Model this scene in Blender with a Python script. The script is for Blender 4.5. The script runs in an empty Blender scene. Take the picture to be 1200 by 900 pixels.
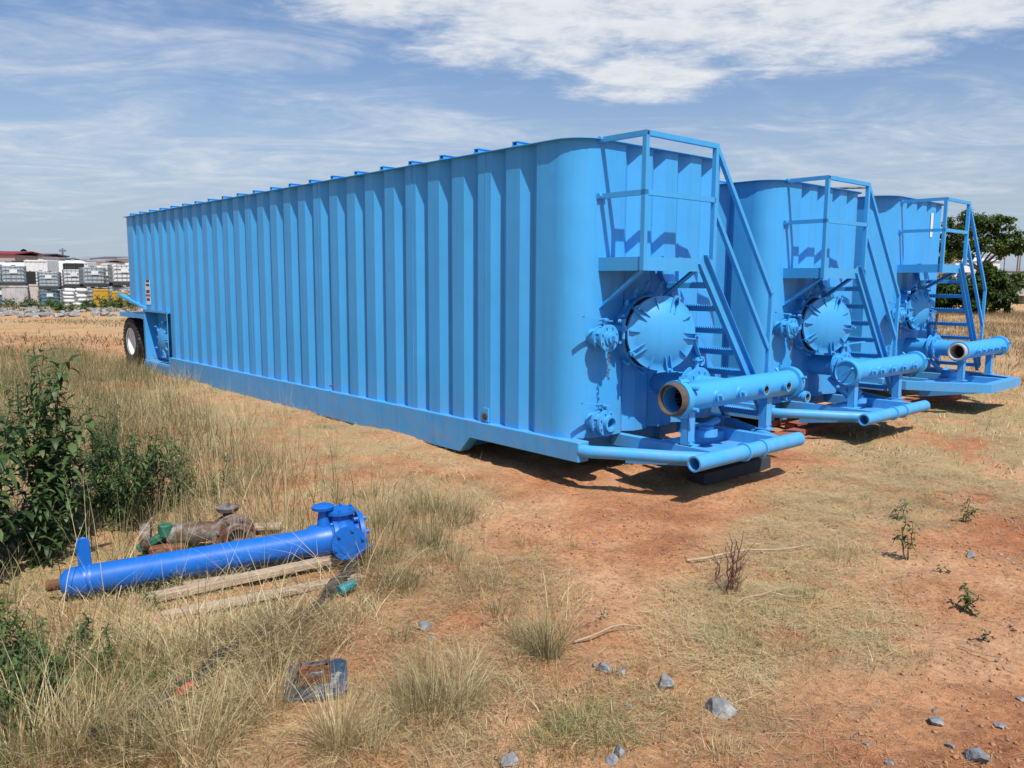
import bpy, math, random
import numpy as np
from mathutils import Vector, Matrix
random.seed(7); RNG = np.random.default_rng(7)
R = math.radians
scene = bpy.context.scene
COL = scene.collection

# ------------------------------------------------------------------ camera
F_PX, PITCH, ROLL, EYE = 946.9, 0.1262, 0.0052, 1.87
cp, sp = math.cos(PITCH), math.sin(PITCH); cr, sr = math.cos(ROLL), math.sin(ROLL)
fwd = Vector((0, cp, -sp)); up0 = Vector((0, sp, cp)); rt0 = Vector((1, 0, 0))
rt = rt0 * cr + up0 * sr; up = -rt0 * sr + up0 * cr
cam = bpy.data.cameras.new('camera'); camo = bpy.data.objects.new('camera', cam); COL.objects.link(camo)
camo.matrix_world = Matrix(((rt.x, up.x, -fwd.x, 0), (rt.y, up.y, -fwd.y, 0), (rt.z, up.z, -fwd.z, EYE), (0, 0, 0, 1)))
cam.sensor_width = 36; cam.lens = 36 * F_PX / 1200; cam.clip_start = .05; cam.clip_end = 8000
scene.camera = camo
EYEV = Vector((0, 0, EYE))

def ray(px, py):
    return rt * (px - 600) / F_PX - up * (py - 450) / F_PX + fwd
def at(px, py, z=0.):                 # the point of the plane z under a place in the photo (for laying things out)
    d = ray(px, py); t = (z - EYE) / d.z
    return EYEV + d * t
def far(px, py, Y):                   # the point at distance Y
    d = ray(px, py); return EYEV + d * (Y / d.y)
def pix(P):                           # numpy: world -> photo pixels
    P = np.asarray(P, float); q = P - np.array(EYEV)
    x = q @ np.array(rt); y = q @ np.array(up); d = np.maximum(q @ np.array(fwd), 1e-3)
    return 600 + F_PX * x / d, 450 - F_PX * y / d

# ------------------------------------------------------------------ numpy noise and terrain
def _h(i, j, s):
    n = (i * 374761393 + j * 668265263 + s * 2147483647) & 0xffffffff
    n = ((n ^ (n >> 13)) * 1274126177) & 0xffffffff
    return ((n ^ (n >> 16)) & 0xffff) / 65535.
def vnoise(x, y, s=0):
    i = np.floor(x).astype(np.int64); j = np.floor(y).astype(np.int64); fx = x - i; fy = y - j
    fx = fx * fx * (3 - 2 * fx); fy = fy * fy * (3 - 2 * fy)
    a = _h(i, j, s); b = _h(i + 1, j, s); c = _h(i, j + 1, s); d = _h(i + 1, j + 1, s)
    return (a + (b - a) * fx) * (1 - fy) + (c + (d - c) * fx) * fy
def fbm(x, y, o=4, s=0):
    v = 0; a = .5; t = 0
    for k in range(o):
        v = v + a * vnoise(x * 2 ** k, y * 2 ** k, s + k); t += a; a *= .5
    return v / t
def sm(x, a, b):
    t = np.clip((x - a) / (b - a), 0, 1); return t * t * (3 - 2 * t)

TO = (0.6138, 7.6105); TY = 0.7279                     # near front corner and heading of the first tank
UV = (-math.sin(TY), math.cos(TY)); VV = (math.cos(TY), math.sin(TY))
def height(x, y, detail=True):
    x = np.asarray(x, float); y = np.asarray(y, float)
    u = (x - TO[0]) * UV[0] + (y - TO[1]) * UV[1]
    r = np.hypot(x, y)
    h = -.12 + .12 * sm(u, -.5, 3.5)
    h = h + .27 * sm(y, 37.5, 42) * sm(-x, 4, 14)
    h = h + 3.2 * sm(r, 110, 420) + .25 * (fbm(x * .03, y * .03, 3, 40) - .5) * sm(r, 14, 40)
    if detail:
        near = 1 - sm(r, 18, 60)
        h = h + near * (.09 * (fbm(x * .8, y * .8, 3, 3) - .5) + .05 * (fbm(x * 4, y * 4, 3, 9) - .5))
        n = fbm(x * 13, y * 13, 2, 21)
        h = h + near * .02 * sm(n, .55, .85)
    return h
def hz(x, y): return float(height(np.array([x]), np.array([y]))[0])
def on(px, py, dz=0.):                # the ground point seen at a place in the photo
    z = -.1
    for _ in range(6):
        p = at(px, py, z); z = hz(p.x, p.y)
    return Vector((p.x, p.y, z + dz))

# ------------------------------------------------------------------ materials
MATS = {}
def nt(m):
    m.use_nodes = True; t = m.node_tree; t.nodes.clear()
    o = t.nodes.new('ShaderNodeOutputMaterial'); b = t.nodes.new('ShaderNodeBsdfPrincipled')
    t.links.new(b.outputs[0], o.inputs[0]); return t, b
def N(t, typ, **k):
    n = t.nodes.new(typ)
    for a, v in k.items():
        if a in ('data_type', 'operation', 'blend_type', 'attribute_name', 'interpolation', 'feature', 'noise_dimensions', 'clamp', 'label'): setattr(n, a, v)
        else: n.inputs[a].default_value = v
    return n
def ramp(t, stops):
    n = t.nodes.new('ShaderNodeValToRGB'); e = n.color_ramp.elements
    while len(e) < len(stops): e.new(.5)
    for x, (p, c) in zip(e, stops):
        x.position = p; x.color = (c, c, c, 1) if isinstance(c, (int, float)) else (*c, 1)
    return n
def mixc(t, f, a, b, blend='MIX'):
    n = t.nodes.new('ShaderNodeMix'); n.data_type = 'RGBA'; n.blend_type = blend
    for i, v in ((0, f), (6, a), (7, b)):
        if hasattr(v, 'links') or hasattr(v, 'is_linked'): t.links.new(v, n.inputs[i])
        elif isinstance(v, (int, float)): n.inputs[i].default_value = v
        else: n.inputs[i].default_value = (*v, 1)
    return n.outputs[2]
def mat(name, col, rough=.6, metal=0., var=.12, scale=6., spots=None, spot_amt=.5, spot_scale=3., bump=.0, bscale=60., coat=0., spec=.5):
    if name in MATS: return MATS[name]
    m = bpy.data.materials.new(name); t, b = nt(m); L = t.links
    tc = N(t, 'ShaderNodeTexCoord')
    no = N(t, 'ShaderNodeTexNoise', Scale=scale, Detail=6., Roughness=.6); L.new(tc.outputs['Object'], no.inputs['Vector'])
    rp = ramp(t, [(.25, 1 - var), (.75, 1 + var)]); L.new(no.outputs[0], rp.inputs[0])
    c = mixc(t, 1., col, rp.outputs[0], 'MULTIPLY')
    if spots:
        n2 = N(t, 'ShaderNodeTexNoise', Scale=spot_scale, Detail=8., Roughness=.68); L.new(tc.outputs['Object'], n2.inputs['Vector'])
        r2 = ramp(t, [(1 - spot_amt - .06, 0.), (1 - spot_amt + .06, 1.)]); L.new(n2.outputs[0], r2.inputs[0])
        c = mixc(t, r2.outputs[0], c, spots)
    L.new(c, b.inputs['Base Color'])
    b.inputs['Roughness'].default_value = rough; b.inputs['Metallic'].default_value = metal
    b.inputs['Coat Weight'].default_value = coat; b.inputs['Specular IOR Level'].default_value = spec
    rr = ramp(t, [(.3, max(rough - .08, .02)), (.7, min(rough + .1, 1))]); L.new(no.outputs[0], rr.inputs[0]); L.new(rr.outputs[0], b.inputs['Roughness'])
    if bump:
        n3 = N(t, 'ShaderNodeTexNoise', Scale=bscale, Detail=4.); L.new(tc.outputs['Object'], n3.inputs['Vector'])
        bp = N(t, 'ShaderNodeBump', Strength=bump, Distance=.02); L.new(n3.outputs[0], bp.inputs['Height']); L.new(bp.outputs[0], b.inputs['Normal'])
    MATS[name] = m; return m

def paint_mat(name, col, dust=(.34, .22, .14), rough=.42, dusty=.48):
    m = bpy.data.materials.new(name); t, b = nt(m); L = t.links
    tc = N(t, 'ShaderNodeTexCoord')
    no = N(t, 'ShaderNodeTexNoise', Scale=1.3, Detail=5., Roughness=.6); L.new(tc.outputs['Object'], no.inputs['Vector'])
    rp = ramp(t, [(.3, .93), (.7, 1.05)]); L.new(no.outputs[0], rp.inputs[0])
    c = mixc(t, 1., col, rp.outputs[0], 'MULTIPLY')
    # faint vertical weathering runs
    mp = N(t, 'ShaderNodeMapping'); mp.inputs['Scale'].default_value = (14, 14, .7); L.new(tc.outputs['Object'], mp.inputs[0])
    n2 = N(t, 'ShaderNodeTexNoise', Scale=1., Detail=4.); L.new(mp.outputs[0], n2.inputs['Vector'])
    r2 = ramp(t, [(.50, 0.), (.74, .40)]); L.new(n2.outputs[0], r2.inputs[0])
    c = mixc(t, r2.outputs[0], c, tuple(x * .78 for x in col))
    # dirt specks and dust that clings low on the steel
    sx = N(t, 'ShaderNodeSeparateXYZ'); L.new(tc.outputs['Object'], sx.inputs[0])
    mr = N(t, 'ShaderNodeMapRange'); L.new(sx.outputs[2], mr.inputs[0])
    for i, v in ((1, .0), (2, .75), (3, dusty), (4, .0)): mr.inputs[i].default_value = v
    n3 = N(t, 'ShaderNodeTexNoise', Scale=9., Detail=9., Roughness=.75); L.new(tc.outputs['Object'], n3.inputs['Vector'])
    r3 = ramp(t, [(.42, 0.), (.68, 1.)]); L.new(n3.outputs[0], r3.inputs[0])
    mu = N(t, 'ShaderNodeMath', operation='MULTIPLY'); L.new(mr.outputs[0], mu.inputs[0]); L.new(r3.outputs[0], mu.inputs[1])
    c = mixc(t, mu.outputs[0], c, dust)
    n4 = N(t, 'ShaderNodeTexNoise', Scale=38., Detail=3.); L.new(tc.outputs['Object'], n4.inputs['Vector'])
    r4 = ramp(t, [(.74, 0.), (.77, .55)]); L.new(n4.outputs[0], r4.inputs[0])
    c = mixc(t, r4.outputs[0], c, (.10, .07, .06))
    L.new(c, b.inputs['Base Color'])
    rr = ramp(t, [(.3, rough - .06), (.7, rough + .12)]); L.new(n2.outputs[0], rr.inputs[0]); L.new(rr.outputs[0], b.inputs['Roughness'])
    b.inputs['Specular IOR Level'].default_value = .45
    n5 = N(t, 'ShaderNodeTexNoise', Scale=2.2, Detail=3.); L.new(tc.outputs['Object'], n5.inputs['Vector'])
    bp = N(t, 'ShaderNodeBump', Strength=.25, Distance=.03); L.new(n5.outputs[0], bp.inputs['Height']); L.new(bp.outputs[0], b.inputs['Normal'])
    MATS[name] = m; return m

BLUE = paint_mat('sky_blue_paint', (.050, .338, .705))
ROYAL = paint_mat('royal_blue_paint', (.003, .125, .50), rough=.38, dusty=.06)
RUSTPIPE = mat('rusty_pipe_end', (.095, .07, .055), .85, var=.35, scale=25, bump=.3)
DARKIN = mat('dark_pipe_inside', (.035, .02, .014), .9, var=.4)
RUBBER = mat('tyre_rubber', (.022, .021, .021), .8, var=.25, bump=.25, spots=(.11, .085, .065), spot_amt=.42, spot_scale=8)
WHITE = mat('white_rim_paint', (.74, .74, .72), .5, spots=(.42, .33, .25), spot_amt=.36, spot_scale=5)
STEEL = mat('galvanised_steel', (.36, .37, .38), .5, metal=.6, var=.15)
GREYSTEEL = mat('weathered_grey_steel', (.21, .20, .185), .65, metal=.3, var=.3, scale=14, spots=(.11, .06, .035), spot_amt=.5, spot_scale=9, bump=.3)
RUST = mat('brown_rust', (.17, .072, .034), .9, var=.4, scale=30, bump=.5, spots=(.08, .04, .025), spot_amt=.45)
OLDBLUE = mat('worn_dark_blue_paint', (.024, .048, .085), .6, var=.35, scale=20, spots=(.30, .28, .25), spot_amt=.40, spot_scale=16, bump=.3)
GREENP = mat('old_green_paint', (.02, .12, .075), .6, var=.3)
ROCK = mat('grey_limestone', (.19, .198, .205), .9, var=.4, scale=14, bump=.9, bscale=30, spots=(.40, .38, .345), spot_amt=.42, spot_scale=6)
PALEROCK = mat('pale_rubble_rock', (.22, .22, .215), .9, var=.45, scale=2, spots=(.42, .39, .355), spot_amt=.45, spot_scale=.6, bump=.4, bscale=8)
BLACKP = mat('black_plastic', (.02, .02, .02), .6, var=.3, spots=(.14, .11, .08), spot_amt=.4)
REDP = mat('faded_red_plastic', (.40, .06, .035), .6)
WOODT = None
def wood(name, a, bcol):
    m = bpy.data.materials.new(name); t, b = nt(m); L = t.links
    tc = N(t, 'ShaderNodeTexCoord'); mp = N(t, 'ShaderNodeMapping'); mp.inputs['Scale'].default_value = (2.2, 40, 40); L.new(tc.outputs['Object'], mp.inputs[0])
    no = N(t, 'ShaderNodeTexNoise', Scale=1.5, Detail=8., Roughness=.65, Distortion=.6); L.new(mp.outputs[0], no.inputs['Vector'])
    rp = ramp(t, [(.3, a), (.55, bcol), (.72, tuple(x * .55 for x in a))]); L.new(no.outputs[0], rp.inputs[0])
    L.new(rp.outputs[0], b.inputs['Base Color']); b.inputs['Roughness'].default_value = .9
    bp = N(t, 'ShaderNodeBump', Strength=.6, Distance=.01); L.new(no.outputs[0], bp.inputs['Height']); L.new(bp.outputs[0], b.inputs['Normal'])
    MATS[name] = m; return m
WOOD = wood('weathered_wood', (.25, .18, .12), (.45, .35, .25))
REDWOOD = wood('red_brown_timber', (.19, .06, .035), (.30, .10, .06))
STICKW = wood('dead_stick', (.30, .22, .15), (.42, .33, .23))

def leafmat(name, cols, trans=.25, rough=.6, attr=True):
    m = bpy.data.materials.new(name); t, b = nt(m); L = t.links
    at_ = N(t, 'ShaderNodeAttribute', attribute_name='tint')
    n = len(cols); rp = ramp(t, [(i / (n - 1) if n > 1 else 0, c) for i, c in enumerate(cols)]); L.new(at_.outputs['Fac'], rp.inputs[0])
    L.new(rp.outputs[0], b.inputs['Base Color']); b.inputs['Roughness'].default_value = rough; b.inputs['Specular IOR Level'].default_value = .25
    tr = N(t, 'ShaderNodeBsdfTranslucent'); L.new(rp.outputs[0], tr.inputs[0])
    mx = N(t, 'ShaderNodeMixShader'); mx.inputs[0].default_value = trans
    L.new(b.outputs[0], mx.inputs[1]); L.new(tr.outputs[0], mx.inputs[2])
    L.new(mx.outputs[0], [x for x in t.nodes if x.type == 'OUTPUT_MATERIAL'][0].inputs[0])
    MATS[name] = m; return m
DRY = leafmat('dry_grass_blades', [(.14, .09, .042), (.35, .25, .12), (.54, .425, .22), (.72, .62, .385)], .25)
BROWNG = leafmat('brown_meadow_blades', [(.10, .070, .036), (.19, .135, .070), (.27, .20, .105), (.36, .29, .16)], .15)
GREYDRY = leafmat('grey_green_grass_blades', [(.065, .075, .027), (.16, .15, .065), (.31, .26, .13), (.49, .41, .24)], .2)
GREENG = leafmat('green_grass_blades', [(.06, .095, .026), (.13, .17, .05), (.26, .25, .095), (.48, .40, .19)], .25)
WEEDG = leafmat('weed_leaves', [(.028, .060, .018), (.050, .100, .028), (.080, .145, .040), (.14, .20, .065)], .34, .5)
WEEDD = leafmat('dark_weed_leaves', [(.026, .055, .019), (.048, .092, .030), (.075, .132, .044), (.13, .19, .070)], .32, .45)
TREEL = leafmat('tree_leaves', [(.028, .055, .012), (.055, .10, .022), (.09, .145, .034), (.13, .18, .055)], .35)
FARL = leafmat('far_tree_leaves', [(.030, .042, .024), (.045, .062, .034), (.062, .082, .046)], .1)
STEM = mat('green_weed_stem', (.07, .085, .035), .7, var=.3)
DRYSTEM = mat('dead_weed_stem', (.20, .12, .075), .8, var=.3)
BARK = mat('tree_bark', (.09, .068, .05), .9, var=.3, bump=.4)

# ------------------------------------------------------------------ mesh builder
class MB:
    def __init__(s): s.v = []; s.f = []
    def add(s, vs, fs):
        o = len(s.v); s.v += [tuple(x) for x in vs]; s.f += [tuple(i + o for i in f) for f in fs]; return s
    def box(s, x0, x1, y0, y1, z0, z1):
        return s.add([(x0, y0, z0), (x1, y0, z0), (x1, y1, z0), (x0, y1, z0), (x0, y0, z1), (x1, y0, z1), (x1, y1, z1), (x0, y1, z1)],
                     [(0, 3, 2, 1), (4, 5, 6, 7), (0, 1, 5, 4), (1, 2, 6, 5), (2, 3, 7, 6), (3, 0, 4, 7)])
    def bar(s, p, q, w, h, upv=(0, 0, 1)):
        p = Vector(p); q = Vector(q); d = (q - p).normalized(); upv = Vector(upv)
        if abs(d.dot(upv)) > .99: upv = Vector((0, 1, 0))
        a = d.cross(upv).normalized() * (w / 2); b = a.cross(d).normalized() * (h / 2)
        vs = [p - a - b, p + a - b, p + a + b, p - a + b, q - a - b, q + a - b, q + a + b, q - a + b]
        return s.add(vs, [(0, 3, 2, 1), (4, 5, 6, 7), (0, 1, 5, 4), (1, 2, 6, 5), (2, 3, 7, 6), (3, 0, 4, 7)])
    def lathe(s, prof, o, ax, n=24):                # prof: (distance along the axis, radius)
        o = Vector(o); ax = Vector(ax).normalized()
        a = ax.orthogonal().normalized(); b = ax.cross(a)
        vs = []; fs = []
        for (t, r) in prof:
            for k in range(n):
                th = 2 * math.pi * k / n
                vs.append(o + ax * t + (a * math.cos(th) + b * math.sin(th)) * max(r, 1e-5))
        for i in range(len(prof) - 1):
            for k in range(n):
                k2 = (k + 1) % n; fs.append((i * n + k, i * n + k2, (i + 1) * n + k2, (i + 1) * n + k))
        return s.add(vs, fs)
    def tube(s, p, q, r, n=16, r1=None):
        p = Vector(p); q = Vector(q); l = (q - p).length; r1 = r if r1 is None else r1
        return s.lathe([(0, 0), (0, r), (l, r1), (l, 0)], p, q - p, n)
    def pipe(s, p, q, r, wall=.012, n=24, deep=None):   # open pipe with a bore at the p end
        p = Vector(p); q = Vector(q); l = (q - p).length; deep = l * .98 if deep is None else deep
        return s.lathe([(deep, 0), (deep, r - wall), (0, r - wall), (0, r), (l, r), (l, 0)], p, q - p, n)
    def sweep(s, path, r, n=12, taper=None):
        P = [Vector(x) for x in path]; vs = []; fs = []; ref = None
        for i, p in enumerate(P):
            d = (P[min(i + 1, len(P) - 1)] - P[max(i - 1, 0)]).normalized()
            if ref is None: ref = d.orthogonal().normalized()
            a = (ref - d * ref.dot(d)).normalized(); ref = a; b = d.cross(a)
            rr = r if taper is None else r + (taper - r) * i / (len(P) - 1)
            for k in range(n):
                th = 2 * math.pi * k / n; vs.append(p + (a * math.cos(th) + b * math.sin(th)) * rr)
        for i in range(len(P) - 1):
            for k in range(n):
                k2 = (k + 1) % n; fs.append((i * n + k, i * n + k2, (i + 1) * n + k2, (i + 1) * n + k))
        fs.append(tuple(range(n))[::-1]); fs.append(tuple((len(P) - 1) * n + k for k in range(n)))
        return s.add(vs, fs)
    def prism(s, poly, ext):
        n = len(poly); e = Vector(ext); P = [Vector(p) for p in poly]
        return s.add(P + [p + e for p in P], [tuple(range(n))[::-1], tuple(range(n, 2 * n))] + [(i, (i + 1) % n, n + (i + 1) % n, n + i) for i in range(n)])
    def flange(s, o, ax, r, th, bore=0., bolts=8, bolt_r=.011, bolt_c=.82, bolt_l=.016, n=28):
        o = Vector(o); ax = Vector(ax).normalized()
        if bore: s.lathe([(0, bore), (0, r), (th, r), (th, bore), (0, bore)], o, ax, n)
        else: s.lathe([(0, 0), (0, r), (th, r), (th, 0)], o, ax, n)
        a = ax.orthogonal().normalized(); b = ax.cross(a)
        for k in range(bolts):
            t = 2 * math.pi * (k + .5) / bolts; c = o + (a * math.cos(t) + b * math.sin(t)) * r * bolt_c
            s.tube(c - ax * bolt_l, c + ax * (th + bolt_l), bolt_r, 6)
        return s
    def build(s, name, m, parent=None, smooth=32, bevel=0., slots=None):
        me = bpy.data.meshes.new(name); me.from_pydata([tuple(v) for v in s.v], [], s.f)
        import bmesh
        bm = bmesh.new(); bm.from_mesh(me)
        bmesh.ops.remove_doubles(bm, verts=bm.verts, dist=2e-5)
        bmesh.ops.recalc_face_normals(bm, faces=bm.faces)
        if bevel:
            ed = [e for e in bm.edges if len(e.link_faces) == 2 and e.calc_face_angle(0) > R(50)]
            bmesh.ops.bevel(bm, geom=ed, offset=bevel, segments=1, affect='EDGES', profile=.5, clamp_overlap=True)
        for f in bm.faces: f.smooth = True
        bm.to_mesh(me); bm.free()
        me.set_sharp_from_angle(angle=R(smooth))
        me.materials.append(m)
        o = bpy.data.objects.new(name, me); COL.objects.link(o)
        if parent is not None: o.parent = parent
        return o

def tag(o, label=None, cat=None, group=None, kind=None):
    if label: o['label'] = label
    if cat: o['category'] = cat
    if group: o['group'] = group
    if kind: o['kind'] = kind
    return o
def empty(name, loc, rz=0, label=None, cat=None, group=None, rot=None):
    o = bpy.data.objects.new(name, None); COL.objects.link(o); o.location = loc
    o.rotation_euler = rot if rot else (0, 0, rz); o.empty_display_size = .2
    return tag(o, label, cat, group)
KIDS = {}
def kids(o): return [c for c in bpy.data.objects if c.parent == o]
def copy_tree(o, parent=None):
    c = o.copy(); COL.objects.link(c)
    if parent is not None: c.parent = parent
    for ch in kids(o): copy_tree(ch, c)
    return c
def npmesh(name, V, Q, m, parent=None, tint=None):
    me = bpy.data.meshes.new(name); V = np.asarray(V, np.float32); Q = np.asarray(Q, np.int32); k = Q.shape[1]
    me.vertices.add(len(V)); me.vertices.foreach_set('co', V.ravel())
    me.loops.add(Q.size); me.loops.foreach_set('vertex_index', Q.ravel())
    me.polygons.add(len(Q)); me.polygons.foreach_set('loop_start', np.arange(0, Q.size, k, dtype=np.int32))
    me.polygons.foreach_set('loop_total', np.full(len(Q), k, np.int32))
    me.update(calc_edges=True)
    if tint is not None:
        a = me.attributes.new('tint', 'FLOAT', 'POINT'); a.data.foreach_set('value', np.asarray(tint, np.float32))
    me.materials.append(m)
    o = bpy.data.objects.new(name, me); COL.objects.link(o)
    if parent is not None: o.parent = parent
    return o

# ------------------------------------------------------------------ world, sun
sun_h = Vector((.396, -.986, 0)).normalized(); ELEV = R(57)
w = bpy.data.worlds.new('World'); scene.world = w; w.use_nodes = True
t = w.node_tree; t.nodes.clear(); L = t.links
wo = t.nodes.new('ShaderNodeOutputWorld'); bg = t.nodes.new('ShaderNodeBackground'); L.new(bg.outputs[0], wo.inputs[0])
sky = t.nodes.new('ShaderNodeTexSky'); sky.sky_type = 'NISHITA'; sky.sun_disc = False
sky.sun_elevation = ELEV; sky.sun_rotation = math.atan2(sun_h.x, sun_h.y); sky.dust_density = 1.6; sky.air_density = 1.0; sky.ozone_density = 2.2; sky.altitude = 300
SKY = .112
tc = N(t, 'ShaderNodeTexCoord'); sx = N(t, 'ShaderNodeSeparateXYZ'); L.new(tc.outputs['Generated'], sx.inputs[0])
def M(op, a, b=None, clamp=False):
    n = t.nodes.new('ShaderNodeMath'); n.operation = op; n.use_clamp = clamp
    for i, v in enumerate((a, b)):
        if v is None: continue
        if isinstance(v, (int, float)): n.inputs[i].default_value = v
        else: L.new(v, n.inputs[i])
    return n.outputs[0]
zz = M('MAXIMUM', sx.outputs[2], .0); zd = M('ADD', zz, .10)
cx = M('DIVIDE', sx.outputs[0], zd); cy = M('DIVIDE', sx.outputs[1], zd)
cv = N(t, 'ShaderNodeCombineXYZ'); L.new(cx, cv.inputs[0]); L.new(cy, cv.inputs[1])
def cloudpos(px, py):
    d = ray(px, py).normalized(); return d.x / (max(d.z, 0) + .10), d.y / (max(d.z, 0) + .10)
def noise_at(scale, detail, rough, stretch, rot, seed, dist=0.):
    mp = N(t, 'ShaderNodeMapping'); mp.inputs['Scale'].default_value = (stretch[0], stretch[1], 1); mp.inputs['Rotation'].default_value = (0, 0, rot); mp.inputs['Location'].default_value = (seed, seed * .7, seed)
    L.new(cv.outputs[0], mp.inputs[0])
    n = N(t, 'ShaderNodeTexNoise', Scale=scale, Detail=detail, Roughness=rough, Distortion=dist); L.new(mp.outputs[0], n.inputs['Vector']); return n.outputs[0]
def blob(px, py, rx, ry, rot=0.):        # a soft elliptical bank of cloud in the cloud layer
    x, y = cloudpos(px, py)
    mp = N(t, 'ShaderNodeMapping'); mp.inputs['Location'].default_value = (-x, -y, 0); L.new(cv.outputs[0], mp.inputs[0])
    m2 = N(t, 'ShaderNodeMapping'); m2.inputs['Rotation'].default_value = (0, 0, rot); m2.inputs['Scale'].default_value = (1 / rx, 1 / ry, 1); L.new(mp.outputs[0], m2.inputs[0])
    ln = t.nodes.new('ShaderNodeVectorMath'); ln.operation = 'LENGTH'; L.new(m2.outputs[0], ln.inputs[0])
    mr = N(t, 'ShaderNodeMapRange'); mr.interpolation_type = 'SMOOTHSTEP'; L.new(ln.outputs['Value'], mr.inputs[0])
    for i, v in ((1, 1.25), (2, .25), (3, 0.), (4, 1.)): mr.inputs[i].default_value = v
    return mr.outputs[0]
n1 = noise_at(3.2, 6, .62, (1, 1.5), .25, 3.1, .5)
n2 = noise_at(9., 6, .62, (1, 1.1), .1, 8.3, .3)
n3 = noise_at(1.7, 5, .62, (.9, 1.5), -.35, 5.2, .9)
CLOUDS = [(820, 10, .95, .62, 0.), (640, 30, .6, .55, 0.), (970, 30, .6, .5, 0.), (760, 90, .40, .42, 0.), (480, -10, .5, .4, 0.), (1120, 10, .4, .35, 0.)]
bank = None
for c in CLOUDS:
    b_ = blob(*c); bank = b_ if bank is None else M('MAXIMUM', bank, b_)
nm = M('ADD', M('MULTIPLY', n1, .65), M('MULTIPLY', n2, .35))
d1 = M('ADD', M('MULTIPLY', bank, .42), nm)                                # heavy bank where the mask is on
mr = N(t, 'ShaderNodeMapRange'); mr.interpolation_type = 'SMOOTHSTEP'; L.new(d1, mr.inputs[0])
for i, v in ((1, .62), (2, .98), (3, 0.), (4, .96)): mr.inputs[i].default_value = v
thick = mr.outputs[0]
wisp_mask = None
for c in [(110, 60, 1.0, .45, 0.), (250, 185, 1.8, 1.0, 0.), (450, 165, .8, 1.0, 0.), (1060, 190, 1.8, 1.1, 0.), (40, 185, 2.2, 1.4, 0.)]:
    b_ = blob(*c); wisp_mask = b_ if wisp_mask is None else M('MAXIMUM', wisp_mask, b_)
mr2 = N(t, 'ShaderNodeMapRange'); mr2.interpolation_type = 'SMOOTHSTEP'; L.new(M('ADD', M('ADD', M('MULTIPLY', n3, .82), M('MULTIPLY', n2, .18)), M('MULTIPLY', wisp_mask, .17)), mr2.inputs[0])
for i, v in ((1, .50), (2, .92), (3, 0.), (4, .62)): mr2.inputs[i].default_value = v
cloud = M('MAXIMUM', thick, mr2.outputs[0])
hazef = N(t, 'ShaderNodeMapRange'); hazef.interpolation_type = 'SMOOTHSTEP'; L.new(sx.outputs[2], hazef.inputs[0])
for i, v in ((1, -.02), (2, .33), (3, .88), (4, .0)): hazef.inputs[i].default_value = v
skc = mixc(t, 1., sky.outputs[0], (SKY, SKY, SKY), 'MULTIPLY')
skt = mixc(t, 1., skc, (.80, .93, 1.08), 'MULTIPLY')
withhaze = mixc(t, hazef.outputs[0], skt, (.43, .495, .59))
cl = mixc(t, M('MULTIPLY', n2, 1.), (.56, .61, .67), (.86, .87, .89))
L.new(mixc(t, cloud, withhaze, cl), bg.inputs[0]); bg.inputs[1].default_value = 1.

sl = bpy.data.lights.new('sun', 'SUN'); sl.energy = 5.0; sl.angle = R(.53); sl.color = (1, .95, .87)
so = bpy.data.objects.new('sun', sl); COL.objects.link(so)
sd = Vector((sun_h.x * math.cos(ELEV), sun_h.y * math.cos(ELEV), math.sin(ELEV)))
so.rotation_euler = sd.to_track_quat('Z', 'Y').to_euler(); so.location = (0, 0, 30)

# ------------------------------------------------------------------ zones of ground cover (in plan, read off where they lie)
def inpoly(x, y, poly):
    c = np.zeros(x.shape, bool); n = len(poly)
    for i in range(n):
        x1, y1 = poly[i]; x2, y2 = poly[(i + 1) % n]
        cond = ((y1 > y) != (y2 > y)) & (x < (x2 - x1) * (y - y1) / (y2 - y1 + 1e-9) + x1); c ^= cond
    return c
def plan(poly): return [tuple(at(px, py, -.1).xy) for px, py in poly]
ZA = plan([(-250, 1000), (-250, 520), (60, 418), (165, 432), (300, 485), (430, 535), (520, 570), (575, 618), (560, 660), (480, 700), (440, 730), (345, 770), (320, 830), (330, 1000)])
ZB = plan([(120, 405), (185, 432), (540, 530), (560, 545), (600, 590), (560, 620), (480, 560), (300, 490), (160, 440), (60, 420)])
ZD = plan([(770, 830), (770, 730), (800, 690), (850, 650), (890, 600), (945, 560), (1060, 535), (1240, 575), (1240, 600), (1110, 600), (1045, 650), (1030, 690), (1120, 735), (1040, 770), (930, 790), (880, 850), (900, 900), (850, 900)])
ZE = plan([(930, 520), (1000, 500), (1090, 470), (1130, 455), (1190, 432), (1300, 400), (1400, 560), (1200, 560), (1090, 540), (1010, 545)])
ZF = plan([(450, 740), (600, 640), (640, 640), (690, 720), (690, 790), (620, 840), (560, 920), (340, 960), (350, 860), (430, 800)])
ZG = plan([(600, 840), (690, 780), (770, 830), (760, 920), (620, 920)])
def warp(x, y, amp=.25):
    return x + amp * (fbm(x * 1.3, y * 1.3, 3, 61) - .5) * 2, y + amp * (fbm(x * 1.3, y * 1.3, 3, 71) - .5) * 2
RJ = [(.34 * math.cos(k * 2.4) * (k / 10.) ** .5, .34 * math.sin(k * 2.4) * (k / 10.) ** .5) for k in range(1, 11)]
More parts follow.
